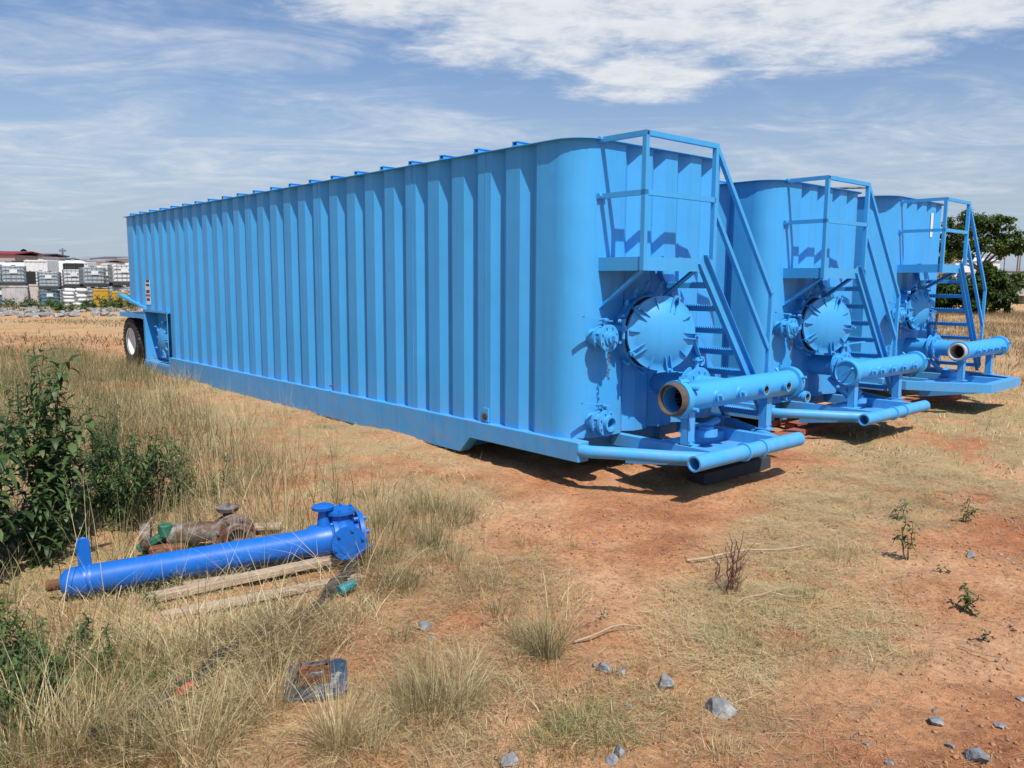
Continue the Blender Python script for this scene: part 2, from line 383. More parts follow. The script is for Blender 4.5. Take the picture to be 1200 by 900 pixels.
def straw_amount(x, y):
    X, Y = warp(x, y)
    s = np.zeros(x.shape)
    n = fbm(x * 1.1, y * 1.1, 4, 81); nf = fbm(x * 3.5, y * 3.5, 3, 91)
    for poly, a in ((ZA, .8), (ZB, .75), (ZD, .72), (ZE, 1.), (ZF, .3), (ZG, .3)):
        q = 0.
        for k in range(10):                                   # ragged, feathered edges
            jx, jy = RJ[k]; q = q + inpoly(X + jx, Y + jy, poly)
        s = np.maximum(s, q / 10. * a)
    u = (x - TO[0]) * UV[0] + (y - TO[1]) * UV[1]; v = (x - TO[0]) * VV[0] + (y - TO[1]) * VV[1]
    r = np.hypot(x, y)
    s = np.maximum(s, sm(r, 11, 17) * .8)                         # the field behind is mostly dry cover
    track = np.exp(-((y - 24 - .12 * x) / 4.5) ** 2) * (x < -6)      # the bare red track behind the trailer wheels
    s = s * (1 - .75 * track)
    under = (v > .1) & (v < 9.5) & (u > -.3) & (u < 13)
    s = s * np.where(under, .25, 1)
    nh = fbm(x * 9, y * 9, 3, 95)
    return np.clip(1.15 * s * sm(n * .4 + nf * .35 + nh * .25, .33, .58) + .12 * sm(nf * .6 + nh * .4, .56, .72), 0, 1)

# ------------------------------------------------------------------ ground
ang = np.radians(np.unique(np.round(np.concatenate([np.arange(-180, -50, 5.), np.arange(-48, 48.01, .28), np.arange(50, 180, 5.)]), 3)))
rad = np.concatenate([[.02], np.geomspace(.7, 3200, 640)])
A, RR = np.meshgrid(ang, rad); X = RR * np.sin(A); Y = RR * np.cos(A)
Z = height(X.ravel(), Y.ravel()).reshape(X.shape)
na, nr = len(ang), len(rad)
ii = np.arange(nr - 1)[:, None] * na; jj = np.arange(na)[None, :]; j2 = (jj + 1) % na
Q = np.stack([ii + jj, ii + na + jj, ii + na + j2, ii + j2], -1).reshape(-1, 4)
gm = bpy.data.materials.new('red_dirt_and_straw'); t, b = nt(gm); L = t.links
tc = N(t, 'ShaderNodeTexCoord'); a = N(t, 'ShaderNodeAttribute', attribute_name='tint')
def nz(scale, detail=8., rough=.65, dist=0.):
    n = N(t, 'ShaderNodeTexNoise', Scale=scale, Detail=detail, Roughness=rough, Distortion=dist); L.new(tc.outputs['Object'], n.inputs['Vector']); return n.outputs[0]
big = nz(.55); mid = nz(3.2, 9, .7); fine = nz(28., 8, .75); grit = nz(140., 4, .7)
c1 = ramp(t, [(.36, (.40, .158, .072)), (.48, (.545, .262, .130)), (.60, (.63, .36, .20))]); L.new(big, c1.inputs[0])
r2 = ramp(t, [(.34, .76), (.5, 1.), (.66, 1.15)]); L.new(mid, r2.inputs[0])
c = mixc(t, 1., c1.outputs[0], r2.outputs[0], 'MULTIPLY')
r3 = ramp(t, [(.36, .52), (.48, .98), (.64, 1.25)]); L.new(fine, r3.inputs[0]); c = mixc(t, .95, c, mixc(t, 1., c, r3.outputs[0], 'MULTIPLY'))
r7 = ramp(t, [(.36, .70), (.5, 1.), (.64, 1.22)]); L.new(grit, r7.inputs[0]); c = mixc(t, 1., c, r7.outputs[0], 'MULTIPLY')
r4 = ramp(t, [(.60, 0.), (.68, .8)]); L.new(grit, r4.inputs[0]); c = mixc(t, r4.outputs[0], c, (.20, .105, .06))
lit = nz(7., 9, .8, .8); r5 = ramp(t, [(.57, 0.), (.66, .55)]); L.new(lit, r5.inputs[0]); c = mixc(t, r5.outputs[0], c, (.27, .165, .095))
r6 = ramp(t, [(.34, .55), (.44, 0.)]); L.new(lit, r6.inputs[0]); c = mixc(t, r6.outputs[0], c, (.64, .43, .28))
wv = N(t, 'ShaderNodeTexNoise', Scale=55., Detail=6., Roughness=.7, Distortion=2.5)
mp = N(t, 'ShaderNodeMapping'); mp.inputs['Scale'].default_value = (1., .35, 1.); mp.inputs['Rotation'].default_value = (0, 0, .6); L.new(tc.outputs['Object'], mp.inputs[0]); L.new(mp.outputs[0], wv.inputs['Vector'])
st = ramp(t, [(.34, (.11, .07, .035)), (.44, (.31, .215, .105)), (.53, (.48, .37, .19)), (.64, (.64, .53, .31))]); L.new(wv.outputs[0], st.inputs[0])
gr = nz(1.7, 6, .6); gg = ramp(t, [(.56, 0.), (.66, .5)]); L.new(gr, gg.inputs[0])
stc = mixc(t, gg.outputs[0], st.outputs[0], (.16, .155, .06))
brk = ramp(t, [(.36, 0.), (.58, 1.)]); L.new(mid, brk.inputs[0])
am = N(t, 'ShaderNodeMath', operation='MULTIPLY'); L.new(a.outputs['Fac'], am.inputs[0])
ad = N(t, 'ShaderNodeMapRange'); L.new(fine, ad.inputs[0])
for i, v in ((1, .3), (2, .6), (3, .55), (4, 1.1)): ad.inputs[i].default_value = v
L.new(ad.outputs[0], am.inputs[1]); am.use_clamp = True
c = mixc(t, am.outputs[0], c, stc)
L.new(c, b.inputs['Base Color']); b.inputs['Roughness'].default_value = .95; b.inputs['Specular IOR Level'].default_value = .15
hs = N(t, 'ShaderNodeMath', operation='ADD'); L.new(fine, hs.inputs[0]); L.new(grit, hs.inputs[1])
bp = N(t, 'ShaderNodeBump', Strength=.85, Distance=.02); L.new(hs.outputs[0], bp.inputs['Height']); L.new(bp.outputs[0], b.inputs['Normal'])
g = npmesh('ground', np.stack([X, Y, Z], -1).reshape(-1, 3), Q, gm, tint=straw_amount(X.ravel(), Y.ravel()))
for p in g.data.polygons: p.use_smooth = True
tag(g, kind='structure')

# ------------------------------------------------------------------ tanks
W_, L_, ZB_, ZT_ = 2.44, 13.46, .356, 3.19
def outline(side0, nper, per, a, d, rc, chamfer, front0, fper, fn):
    """plan outline (x across, y along), walked from the near rear corner round the front to the far rear corner"""
    near = [(0., L_ - .12)]
    us = [side0 + per * k for k in range(nper)]
    for u in reversed(us):
        near += [(0, u + 2 * a), (d, u + a), (0, u)]
    near.append((0, rc))
    n = 1 if chamfer else 9
    c1 = [(rc - rc * math.cos(k * math.pi / 2 / n), rc - rc * math.sin(k * math.pi / 2 / n)) for k in range(1, n)]
    fr_ = [(rc, 0)]
    for k in range(fn):
        v = front0 + fper * k; fr_ += [(v, 0), (v + a * .9, d), (v + 1.8 * a, 0)]
    fr_.append((W_ - rc, 0))
    mirror = lambda P: [(W_ - x, y) for x, y in reversed(P)]
    return near + c1 + fr_ + mirror(c1) + mirror(near)

def dogged_cover(name, parent, c, ax, r, upv, with_bolts=True):
    """round dished cover with paired swing-bolt lugs and single gussets"""
    c = Vector(c); ax = Vector(ax).normalized(); a = Vector(upv); a = (a - ax * a.dot(ax)).normalized(); b = a.cross(ax)
    m = MB(); prof = [(-.02, 0), (-.02, r), (.012, r), (.012, r * .86)]
    for k in range(1, 13):
        f = k / 12.; prof.append((.012 + .075 * (1 - (1 - f) ** 2.2), r * .86 * (1 - f * .995)))
    prof.append((.087, 0)); m.lathe(prof, c, ax, 40)
    cov = m.build(name, BLUE, parent, 28)
    def lug(th, off, l0, l1, h, w):
        d = a * math.cos(th) + b * math.sin(th); tn = ax.cross(d)
        p = c + d * l0 + tn * off + ax * .012; q = c + d * l1 + tn * off + ax * .012
        mm = MB(); mm.prism([p - tn * w / 2, q - tn * w / 2, q - tn * w / 2 + ax * h * .62, p - tn * w / 2 + ax * h * .95], tn * w); mm.build('lug', BLUE, cov)
    for k in range(5):
        th = R(93 - 70 + 72 * k)
        for o_ in (-.026, .026): lug(th, o_, r * .60, r * 1.06, .052, .010)
        lug(th + R(36), 0, r * .68, r * .96, .044, .009)
        if with_bolts:
            d = a * math.cos(th) + b * math.sin(th)
            mm = MB(); p = c + d * r * 1.02 - ax * .06
            mm.tube(p, p + ax * .15, .013, 8); mm.tube(p + ax * .075, p + ax * .10, .026, 6); mm.build('swing_bolt', BLUE, cov)
    return cov

def butterfly(parent, o, ax, r, name='valve', bore=.0, plug=False, chain=True):
    """wall stub, two bolted flanges with a wafer valve between, lever on top"""
    o = Vector(o); ax = Vector(ax).normalized(); side = ax.cross(Vector((0, 0, 1))).normalized()
    m = MB(); m.tube(o - ax * .02, o + ax * .09, r * .62, 20); m.flange(o + ax * .09, ax, r, .024, bolts=8, bolt_r=.010)
    m.lathe([(.114, r * .80), (.175, r * .80)], o, ax, 20)
    for k in range(8):
        t_ = 2 * math.pi * (k + .5) / 8; cc = o + (side * math.cos(t_) + Vector((0, 0, 1)) * math.sin(t_)) * r * .83
        m.tube(cc + ax * .10, cc + ax * .2, .009, 6)
    m.tube(o + ax * .145 + Vector((0, 0, r * .7)), o + ax * .145 + Vector((0, 0, r + .05)), .024, 10)
    body = m.build(name, BLUE, parent)
    f = MB()
    if bore:
        f.flange(o + ax * .175, ax, r, .028, bore=bore, bolts=8, bolt_r=.010)
        f.lathe([(.203, r * .62), (.25, r * .62), (.25, bore), (.12, bore), (.12, 0)], o, ax, 24)
    else:
        f.flange(o + ax * .175, ax, r, .026, bolts=8, bolt_r=.010)
        f.lathe([(.2, r * .6), (.222, r * .58), (.222, r * .42), (.25, r * .40), (.25, 0)], o, ax, 20)
        f.tube(o + ax * .25, o + ax * .29, r * .24, 4)
    f.build('flange', BLUE, body)
    h = MB(); top = o + ax * .145 + Vector((0, 0, r + .045))
    h.bar(top + side * -.03, top + side * .25 + Vector((0, 0, .03)) - ax * .05, .034, .012)
    h.bar(top + Vector((0, 0, -.012)) - ax * .07, top + ax * .07 + Vector((0, 0, -.012)), .05, .01)
    h.tube(top + Vector((0, 0, -.05)), top + Vector((0, 0, .014)), .017, 8)
    h.build('lever', BLUE, body)
    if chain:
        cm = MB(); p = o + ax * .19 - Vector((0, 0, r * .7))
        for k in range(12):
            q = p - Vector((0, 0, .027 * k)) + side * .012 * math.sin(k * 2.1)
            cm.lathe([(-.0035, .009), (-.0035, .014), (.0035, .014), (.0035, .009), (-.0035, .009)], q, side if k % 2 else ax, 8)
        cm.build('chain', GREYSTEEL, body)
    return body

def make_tank(pose, z0, label, variant=1):
    ox, oy, yaw = pose
    T = empty('frac_tank', (ox, oy, z0), yaw, label, 'storage tank', 'blue frac tanks parked in a row')
    ch = variant == 3
    zr = 3.19 if not ch else 3.12; zp = 2.095 if not ch else 2.13; a_p = .53 if not ch else .66; v0 = .29 if not ch else .42; v1 = 1.36 if not ch else 1.40
    per = .45; a, d = .122, .07
    P = outline(.575, 28, per, a, d, .32, ch, .6375, .41, 4)
    # --- shell, cut out at the rear box and over the wheels
    def zb(u): return ZB_ if u < 11.0 else (1.262 if u < 12.45 else 1.27 + (u - 12.45) * .2)
    m = MB(); PP = []
    for i, (x, y) in enumerate(P):
        PP.append((x, y))
        if i + 1 < len(P):
            x2, y2 = P[i + 1]
            for cut in (11.0, 12.45):
                lo, hi = min(y, y2), max(y, y2)
                if lo < cut < hi:
                    f = (cut - y) / (y2 - y); xx = x + (x2 - x) * f; s_ = 1e-4 if y2 > y else -1e-4
                    PP += [(xx, cut - s_), (xx, cut + s_)]
    PP += [(W_ - .1, L_), (.1, L_)]
    n = len(PP)
    m.add([(x, y, zb(y)) for x, y in PP] + [(x, y, ZT_) for x, y in PP], [(i, (i + 1) % n, n + (i + 1) % n, n + i) for i in range(n)])
    m.add([(.12, .12, .372), (W_ - .12, .12, .372), (W_ - .12, 11., .372), (.12, 11., .372)], [(0, 3, 2, 1)])
    m.add([(.05, 12.45, 1.275), (W_ - .05, 12.45, 1.275), (W_ - .05, L_ - .05, 1.47), (.05, L_ - .05, 1.47)], [(0, 3, 2, 1)])
    shell = m.build('tank_shell', BLUE, T, 16)
    # weld seams: thin proud beads on a few flats
    for k in (1, 4, 9, 14, 20): MB().box(-.004, .01, .575 + per * k + 2 * a + .075, .575 + per * k + 2 * a + .081, ZB_ + .01, ZT_ - .01).build('weld_seam', BLUE, shell)
    # --- roof
    e = .045; r0 = .33; m = MB(); poly = []
    for (cx_, cy_, q) in ((r0 - e + 0, r0 - e, 2), (W_ + e - r0, r0 - e, 3), (W_ + e - .1, L_ + e - .1, 0), (e * 0 + .1 - e, L_ + e - .1, 1)):
        rr_ = r0 if q in (2, 3) else .1
        for k in range(7):
            th = q * math.pi / 2 + k / 6 * math.pi / 2; poly.append((cx_ + rr_ * math.cos(th), cy_ + rr_ * math.sin(th), ZT_))
    m.prism(poly, (0, 0, .006)); roof = m.build('roof', BLUE, T, 30)
    for k in range(21):
        u = .88 + .605 * k; mm = MB()
        mm.box(-.02, W_ + .02, u - .045, u + .045, ZT_ + .006, ZT_ + .022); mm.box(-.02, W_ + .02, u + .028, u + .036, ZT_ + .022, ZT_ + .052); mm.box(-.02, W_ + .02, u - .036, u - .028, ZT_ + .022, ZT_ + .052)
        mm.box(-.02, W_ + .02, u - .045, u + .045, ZT_ + .052, ZT_ + .058)
        mm.build('roof_stiffener', BLUE, roof)
    if ch:
        mm = MB(); mm.sweep([(.5, .55, ZT_), (.5, .55, ZT_ + .17), (.47, .6, ZT_ + .2), (.15, 1.15, ZT_ + .2)], .018, 8); mm.build('vent_pipe', GREYSTEEL, roof)
    # --- skid beams
    for sgn in (0, 1):
        x0, x1 = (-.05, .10) if sgn == 0 else (W_ - .10, W_ + .05)
        poly = [(-.08, .163), (1.56, .163), (1.74, -.02), (12.5, -.02), (12.5, .168), (10.98, .168), (10.98, ZB_), (-.08, ZB_)]
        m = MB(); m.prism([(x0, u, z) for u, z in poly], (x1 - x0, 0, 0)); m.build('skid_beam', BLUE, T, bevel=.006)
    m = MB()
    for k in range(9): m.box(.1, W_ - .1, .5 + 1.25 * k, .6 + 1.25 * k, .17, .35)
    for x in (.8, 1.55): m.box(x, x + .1, .2, 11., .05, .345)
    m.box(.14, W_ - .14, 1.9, 1.93, -.02, .35); m.box(.14, W_ - .14, .25, .28, .175, .35); m.build('underframe', BLUE, T)  # two closing plates added to shut out sunlit ground and keep the underside dark
    # --- front skid frame and bumper
    if not ch:
        m = MB(); zc = .275
        for s_ in (1, -1):
            X = lambda x: x if s_ == 1 else W_ - x
            m.sweep([(X(-.0), -.07, zc), (X(.03), -.18, zc), (X(.16), -.36, zc), (X(.42), -.80, zc), (X(.56), -.98, zc), (X(.62), -1.08, zc)], .06, 14)
            m.bar((X(.68), .1, zc + .01), (X(.68), -1.08, zc + .01), .09, .12)
        m.bar((.65, -.46, zc), (W_ - .65, -.46, zc), .1, .1)
        m.bar((.65, -.98, zc - .03), (W_ - .65, -.98, zc - .03), .12, .06)
        fr_ = m.build('skid_frame', BLUE, T, 40)
        m = MB(); m.lathe([(.16, 0), (.16, .057), (0, .057), (0, .073), (1.80, .073), (1.80, .057), (1.64, .057), (1.64, 0)], (.34, -1.12, zc), (1, 0, 0), 24)
        bu = m.build('bumper_pipe', BLUE, T)
        for v in (1.13, 1.42):
            mm = MB(); mm.lathe([(-.012, .072), (-.012, .09), (.012, .09), (.012, .072)], (v, -1.12, zc), (1, 0, 0), 24); mm.build('collar', BLUE, bu)
        m = MB(); m.prism([(.5, -1.02, .215), (.5, -.2, .10), (.5, -.2, .22), (.5, -1.02, .24)], (W_ - 1.0, 0, 0)); m.build('nose_plate', BLUE, T)
    else:
        m = MB(); pts = [(-.02, -.02), (-.02, -.42), (.52, -1.45), (W_ - .52, -1.45), (W_ + .02, -.42), (W_ + .02, -.02)]
        inn = [(.12, -.02), (.12, -.39), (.60, -1.31), (W_ - .60, -1.31), (W_ - .12, -.39), (W_ - .12, -.02)]
        n_ = len(pts); vs = [(x, y, .21) for x, y in pts] + [(x, y, .21) for x, y in inn] + [(x, y, .34) for x, y in pts] + [(x, y, .34) for x, y in inn]; fs = []
        for i in range(n_ - 1):
            fs += [(i, i + 1, 2 * n_ + i + 1, 2 * n_ + i), (n_ + i + 1, n_ + i, 3 * n_ + i, 3 * n_ + i + 1), (2 * n_ + i, 2 * n_ + i + 1, 3 * n_ + i + 1, 3 * n_ + i), (i + 1, i, n_ + i, n_ + i + 1)]
        fs += [(0, 2 * n_, 3 * n_, n_), (n_ - 1, 2 * n_ - 1, 4 * n_ - 1, 3 * n_ - 1)]
        m.add(vs, fs); m.build('bumper_frame', BLUE, T, 20)
        m = MB()
        for x in (.72, W_ - .72): m.box(x - .05, x + .05, -1.33, .1, .225, .325)
        m.box(.25, W_ - .25, -.62, -.52, .222, .322); m.build('skid_frame', BLUE, T)
        m = MB(); m.prism([(.6, -1.35, .20), (.6, -.4, .04), (.6, -.4, .2), (.6, -1.35, .208)], (W_ - 1.2, 0, 0)); m.build('nose_plate', BLUE, T)
    # --- platform
    vp = 1.17
    m = MB(); m.box(v0, vp, -a_p + .0, .02, zp - .005, zp + .001)
    for k in range(14): m.box(v0 + .01, vp - .01, -a_p + .02 + k * (a_p - .02) / 14, -a_p + .032 + k * (a_p - .02) / 14, zp - .03, zp - .006)
    m.box(v0 - .012, v0 - .002, -a_p, .02, zp - .12, zp + .006); m.box(v0 - .012, vp, -a_p - .011, -a_p - .001, zp - .12, zp + .006)
    pl = m.build('platform', BLUE, T)
    for v in ((v0 + .03, vp - .06) if not ch else (vp - .06,)):
        mm = MB(); mm.bar((v, -a_p + .03, zp - .12), (v, .06, zp - .52), .05, .008); mm.bar((v + .022, -a_p + .03, zp - .10), (v + .022, .06, zp - .50), .008, .05)
        mm.build('brace', BLUE, pl)
    # --- guard rail: posts and rails of square tube
    q = .046; m = MB()
    m.bar((v0, -a_p, zp - .12), (v0, -a_p, zr - q / 2 - .001), q, q); m.bar((v1, -a_p, zp - .0), (v1, -a_p, zr - q / 2 - .001), q, q)
    for z in (zr, (zp + zr) / 2 + .03):
        m.bar((v0, .0, z), (v0, -a_p - q / 2, z), q, q); m.bar((v0 + q / 2, -a_p, z), (v1 + q / 2 * (z == zr), -a_p, z), q, q)
        m.tube((v0 - .05, -.012, z), (v0 + .05, -.012, z), .028, 10)
    rail = m.build('guard_rail', BLUE, T)
    mm = MB(); mm.box(v0 - .015, v0 + .015, -a_p - q / 2 - .003, -a_p - q / 2 - .0005, zr - .015, zr + .015); mm.build('open_tube_end', DARKIN, rail)
    # --- stairs
    top = Vector((vp + .0, 0, zp)); bot = Vector((2.50, 0, .38)) if not ch else Vector((2.42, 0, .40))
    for u in (-a_p + .01, -.05):
        m = MB(); p = Vector((top.x, u, top.z)); q_ = Vector((bot.x, u, bot.z)); dv = (q_ - p).normalized(); nv = Vector((dv.z, 0, -dv.x)) * -1
        o_ = nv * .075
        m.prism([p - o_ + Vector((0, -.004, 0)), p + o_ + Vector((0, -.004, 0)), q_ + o_ + Vector((0, -.004, 0)), q_ - o_ + Vector((0, -.004, 0))], (0, .008, 0))
        sg = -1 if u < -.2 else 1
        for oo in (o_ * .95, o_ * -.95): m.bar(p + oo + Vector((0, sg * .022, 0)), q_ + oo + Vector((0, sg * .022, 0)), .05, .008, nv)
        m.build('stair_stringer', BLUE, T)
    for k in range(7):
        f = (k + 1) / 7.35; p = top.lerp(bot, f); m = MB()
        ua, ub = -a_p + .016, -.056
        m.box(p.x - .08, p.x + .08, ua, ub, p.z - .006, p.z)
        m.box(p.x - .088, p.x - .08, ua, ub, p.z - .05, p.z); m.box(p.x + .08, p.x + .088, ua, ub, p.z - .05, p.z)
        nn = 16
        for i in range(nn):
            uu = ua + .02 + (ub - ua - .04) * i / (nn - 1)
            m.prism([(p.x - .088, uu - .009, p.z), (p.x - .088, uu, p.z + .016), (p.x - .088, uu + .009, p.z)], (.008, 0, 0))
            m.prism([(p.x + .080, uu - .009, p.z), (p.x + .080, uu, p.z + .016), (p.x + .080, uu + .009, p.z)], (.008, 0, 0))
        m.build('stair_tread', BLUE, T)
    m = MB(); ve = 2.49; q = .042; zm = (zp + zr) / 2 + .03
    ends = [(v1, zr, ve, 1.745), (v1, zm - .09, ve - .03, 1.16)]
    for (va, za, vb, zb2) in ends: m.bar((va, -a_p, za), (vb, -a_p, zb2), q, q, (0, 1, 0))
    m.bar((ve, -a_p, 1.76), (ve - .03, -a_p, .40), q, q, (0, 1, 0)); m.build('stair_handrail', BLUE, T)
    # --- manway: neck on the wall, cover hinged ajar
    c = Vector((.86, 0, 1.375)); rm = .345 if not ch else .31; openang = R(25) if not ch else R(9)
    if ch: c = Vector((.80, 0, 1.42))
    m = MB(); m.lathe([(-.09, rm * .97), (.12, rm * .97), (.12, rm * 1.06), (.145, rm * 1.06), (.145, rm * .9), (-.05, rm * .9), (-.05, 0)], c, (0, -1, 0), 40)
    for k in range(10):
        th = 2 * math.pi * k / 10 + .2; d_ = Vector((math.cos(th), 0, math.sin(th)))
        m.bar(c + d_ * rm * 1.08 + Vector((0, -.05, 0)), c + d_ * rm * 1.2 + Vector((0, -.145, 0)), .03, .03)
    neck = m.build('manway_neck', BLUE, T)
    gk = MB(); gk.lathe([(.1455, rm * .9), (.152, rm * .9), (.152, rm * 1.02), (.1455, rm * 1.02)], c, (0, -1, 0), 40); gk.build('gasket', DARKIN, neck)
    hinge = c + Vector((-rm * 1.08, -.165, 0)); vd = Vector((math.cos(openang), -math.sin(openang), 0)); nd = Vector((-math.sin(openang), -math.cos(openang), 0))
    cov = dogged_cover('manway_cover', T, hinge + vd * rm * 1.10 + nd * .02, nd, rm * 1.06, (0, 0, 1))
    mm = MB(); hp = hinge + Vector((-.02, 0, 0))
    mm.bar(hp + Vector((0, 0, .05)), hinge + vd * .14 + nd * .03 + Vector((0, 0, .05)), .02, .05); mm.bar(hp + Vector((0, .16, .05)), hp + Vector((0, -.02, .05)), .02, .06)
    mm.tube(hp + Vector((0, 0, -.05)), hp + Vector((0, 0, .14)), .018, 8); mm.build('hinge', BLUE, cov)
    # swing bolts left standing on the neck
    for k, deg in enumerate((55, 75, 98, 120, 142, 165)):
        th = R(deg); d_ = Vector((math.cos(th), 0, math.sin(th))); p = c + d_ * rm * 1.16 + Vector((0, -.12, 0))
        mm = MB(); q2 = p + (d_ * .75 + Vector((0, -.6, 0))).normalized() * .15
        mm.tube(p, q2, .012, 8); mm.tube(p.lerp(q2, .62), p.lerp(q2, .82), .024, 6); mm.build('swing_bolt', BLUE, neck)
    # --- small wall valves
    butterfly(T, (.235, -.0 + .005, 1.345), (0, -1, 0), .128, plug=True)
    if variant != 3: butterfly(T, (.235, .005, .53), (0, -1, 0), .128, bore=.055, chain=False)
    # --- outlet pipe, big butterfly valve, header with ports
    vt = (1.3, 1.12, 1.0)[variant - 1]; uh = -.76 if variant < 3 else -.93; zh = .80; rp = .132
    m = MB(); m.tube((vt, .06, zh + .02), (vt, -.37, zh + .02), rp, 28); m.flange((vt, -.37, zh + .02), (0, -1, 0), .2, .026, bolts=10, bolt_r=.012); op = m.build('outlet_pipe', BLUE, T)
    m = MB(); m.tube((vt, -.397, zh + .02), (vt, -.452, zh + .02), .165, 28); m.tube((vt + .0, -.425, zh + .17), (vt, -.425, zh + .29), .03, 12); m.box(vt - .05, vt + .05, -.47, -.38, zh + .285, zh + .30)
    bv = m.build('butterfly_valve', BLUE, T)
    m = MB(); hz_ = zh + .31
    if variant == 1: m.bar((vt + .06, -.43, hz_ - .02), (vt - .16, -.50, hz_ + .20), .035, .016); m.lathe([(-.01, .03), (-.01, .05), (.01, .05), (.01, .03), (-.01, .03)], (vt + .08, -.43, hz_ - .035), (0, 1, 0), 16)
    elif variant == 2: m.bar((vt - .02, -.43, hz_), (vt + .46, -.50, hz_ + .02), .03, .016)
    else: m.bar((vt, -.43, hz_), (vt - .04, -.46, hz_ + .26), .03, .03)
    m.tube((vt, -.43, hz_ - .03), (vt, -.43, hz_ + .012), .028, 10); m.build('lever', BLUE if variant != 3 else OLDBLUE, bv)
    va, vb = .50, 2.56
    if variant == 2: va, vb = .60, 2.62
    if variant == 3: va, vb = .56, 2.5
    m = MB(); m.lathe([(.7, 0), (.7, rp - .014), (.0, rp - .014), (0, rp), (vb - va, rp), (vb - va, 0)], (va, uh, zh), (1, 0, 0), 32)
    m.tube((vt, uh, zh + .01), (vt, -.455, zh + .015), rp * .96, 24); m.flange((vt, -.48, zh + .02), (0, 1, 0), .2, .026, bolts=10, bolt_r=.012)
    hd = m.build('header_pipe', BLUE, T, 34)
    m = MB()
    if variant == 1:
        m.lathe([(.6, .120), (-.03, .128), (-.052, .131), (-.058, .138), (-.045, .150), (.0, .156), (.05, .160), (.06, .15), (.06, .125)], (va, uh, zh), (1, 0, 0), 32)
        m.build('open_coupling', RUSTPIPE, hd)
        mm = MB(); mm.lathe([(.012, .158), (.012, .172), (.085, .172), (.1, .15), (.13, .14)], (va, uh, zh), (1, 0, 0), 32)
        for zz_ in (.16, -.16): mm.tube((va + .02, uh - .06 + .02, zh + zz_), (va + .12, uh - .06, zh + zz_), .025, 8)
        for dz in (.1, -.1): mm.tube((va + .16, uh - .16, zh + dz), (va + .16, uh - .05, zh + dz), .02, 8)
        mm.build('coupling_ring', BLUE, hd)
        mm = MB(); mm.lathe([(.16, .1252), (.17, .118), (.40, .118), (.40, 0)], (va, uh, zh), (1, 0, 0), 24); mm.build('pipe_bore', DARKIN, hd)
    elif variant == 2:
        m.lathe([(.06, .135), (.06, .165), (.0, .168), (-.03, .16), (-.035, .145), (-.022, .138), (-.022, 0)], (va, uh, zh), (1, 0, 0), 36); cap = m.build('end_cap', BLUE, hd)
        mm = MB(); c_ = Vector((va - .03, uh, zh)); dd = Vector((0, math.cos(R(-38)), math.sin(R(-38)))) * -.105
        off = Vector((0, math.sin(R(38)), math.cos(R(38)))) * .0
        mm.sweep([c_ + dd, c_ + dd + Vector((-.035, 0, 0)), c_ - dd + Vector((-.035, 0, 0)), c_ - dd], .011, 8); mm.build('handle', BLUE, cap)
    else:
        m.lathe([(.2, .104), (-.04, .104), (-.05, .11), (-.05, .128), (.05, .135)], (va, uh, zh), (1, 0, 0), 32); m.build('open_coupling', mat('chalky_pipe_lip', (.42, .40, .38), .7, var=.2), hd)
        mm = MB(); mm.lathe([(.03, .13), (.03, .158), (.08, .158), (.09, .13)], (va, uh, zh), (1, 0, 0), 32); mm.build('coupling_ring', BLUE, hd)
        mm = MB(); mm.lathe([(.199, 0), (.199, .103)], (va, uh, zh), (1, 0, 0), 24); mm.build('pipe_bore', DARKIN, hd)
    m = MB(); m.lathe([(-.05, .13), (-.045, .165), (.02, .168), (.035, .15), (.035, 0)], (vb, uh, zh), (1, 0, 0), 32)
    for an in (40, 160, 280): 
        d_ = Vector((0, math.cos(R(an)), math.sin(R(an)))); m.tube(Vector((vb - .03, uh, zh)) + d_ * .165, Vector((vb - .03, uh, zh)) + d_ * .215, .014, 8)
    m.build('end_cap', BLUE, hd)
    ports = [1.0, 1.38, 1.77, 2.2] if variant == 1 else [.98, 1.22, 1.55, 1.88, 2.22]
    for k, v in enumerate(ports):
        opn = variant == 1 and k >= 2; m = MB(); o_ = Vector((v, uh - rp * .85, zh)); ax = Vector((0, -1, .0))
        if opn: m.lathe([(0, .05), (.075, .05), (.08, .058), (.055, .062), (.05, .05)], o_, ax, 20); m.lathe([(.08, .055), (.08, .040), (.0, .040), (.0, 0)], o_, ax, 20)
        else:
            m.lathe([(-.01, .062), (.02, .062), (.03, .052), (.055, .052), (.055, 0)], o_, ax, 20); m.lathe([(.055, 0), (.055, .034), (.09, .032), (.09, 0)], o_, ax, 6)
        po = m.build('port', BLUE, hd)
        if opn: mm = MB(); mm.lathe([(.030, 0), (.030, .0395), (.079, .0395)], o_, ax, 20); mm.build('bore', RUSTPIPE, po)
    if variant == 1:
        m = MB(); o_ = Vector((2.6, uh - .03, zh - .15)); m.lathe([(0, .05), (.16, .05), (.165, .062), (.12, .064), (.11, .05)], o_, (0, -1, 0), 20); m.lathe([(.165, .055), (.165, .04), (.08, .04), (.08, 0)], o_, (0, -1, 0), 20); po = m.build('port', BLUE, hd)
        mm = MB(); mm.lathe([(.10, 0), (.10, .0395), (.164, .0395)], o_, (0, -1, 0), 20); mm.build('bore', RUSTPIPE, po)
    for v in (.74 if variant == 1 else .80, 2.10):
        m = MB(); m.box(v - .055, v + .055, uh - .035, uh - .027, .30, zh - rp * .9); m.box(v - .055, v - .047, uh - .035, uh + .05, .30, zh - rp * .9); m.box(v + .047, v + .055, uh - .035, uh + .05, .30, zh - rp * .9)
        m.box(v - .075, v + .075, uh - .08, uh + .08, .335, .345)
        for dx in (-.035, .035): m.tube((v + dx, uh - .036, .38), (v + dx, uh - .045, .38), .01, 6)
        m.build('header_leg', BLUE, T)
    # drain hose and clutter below the header
    m = MB()
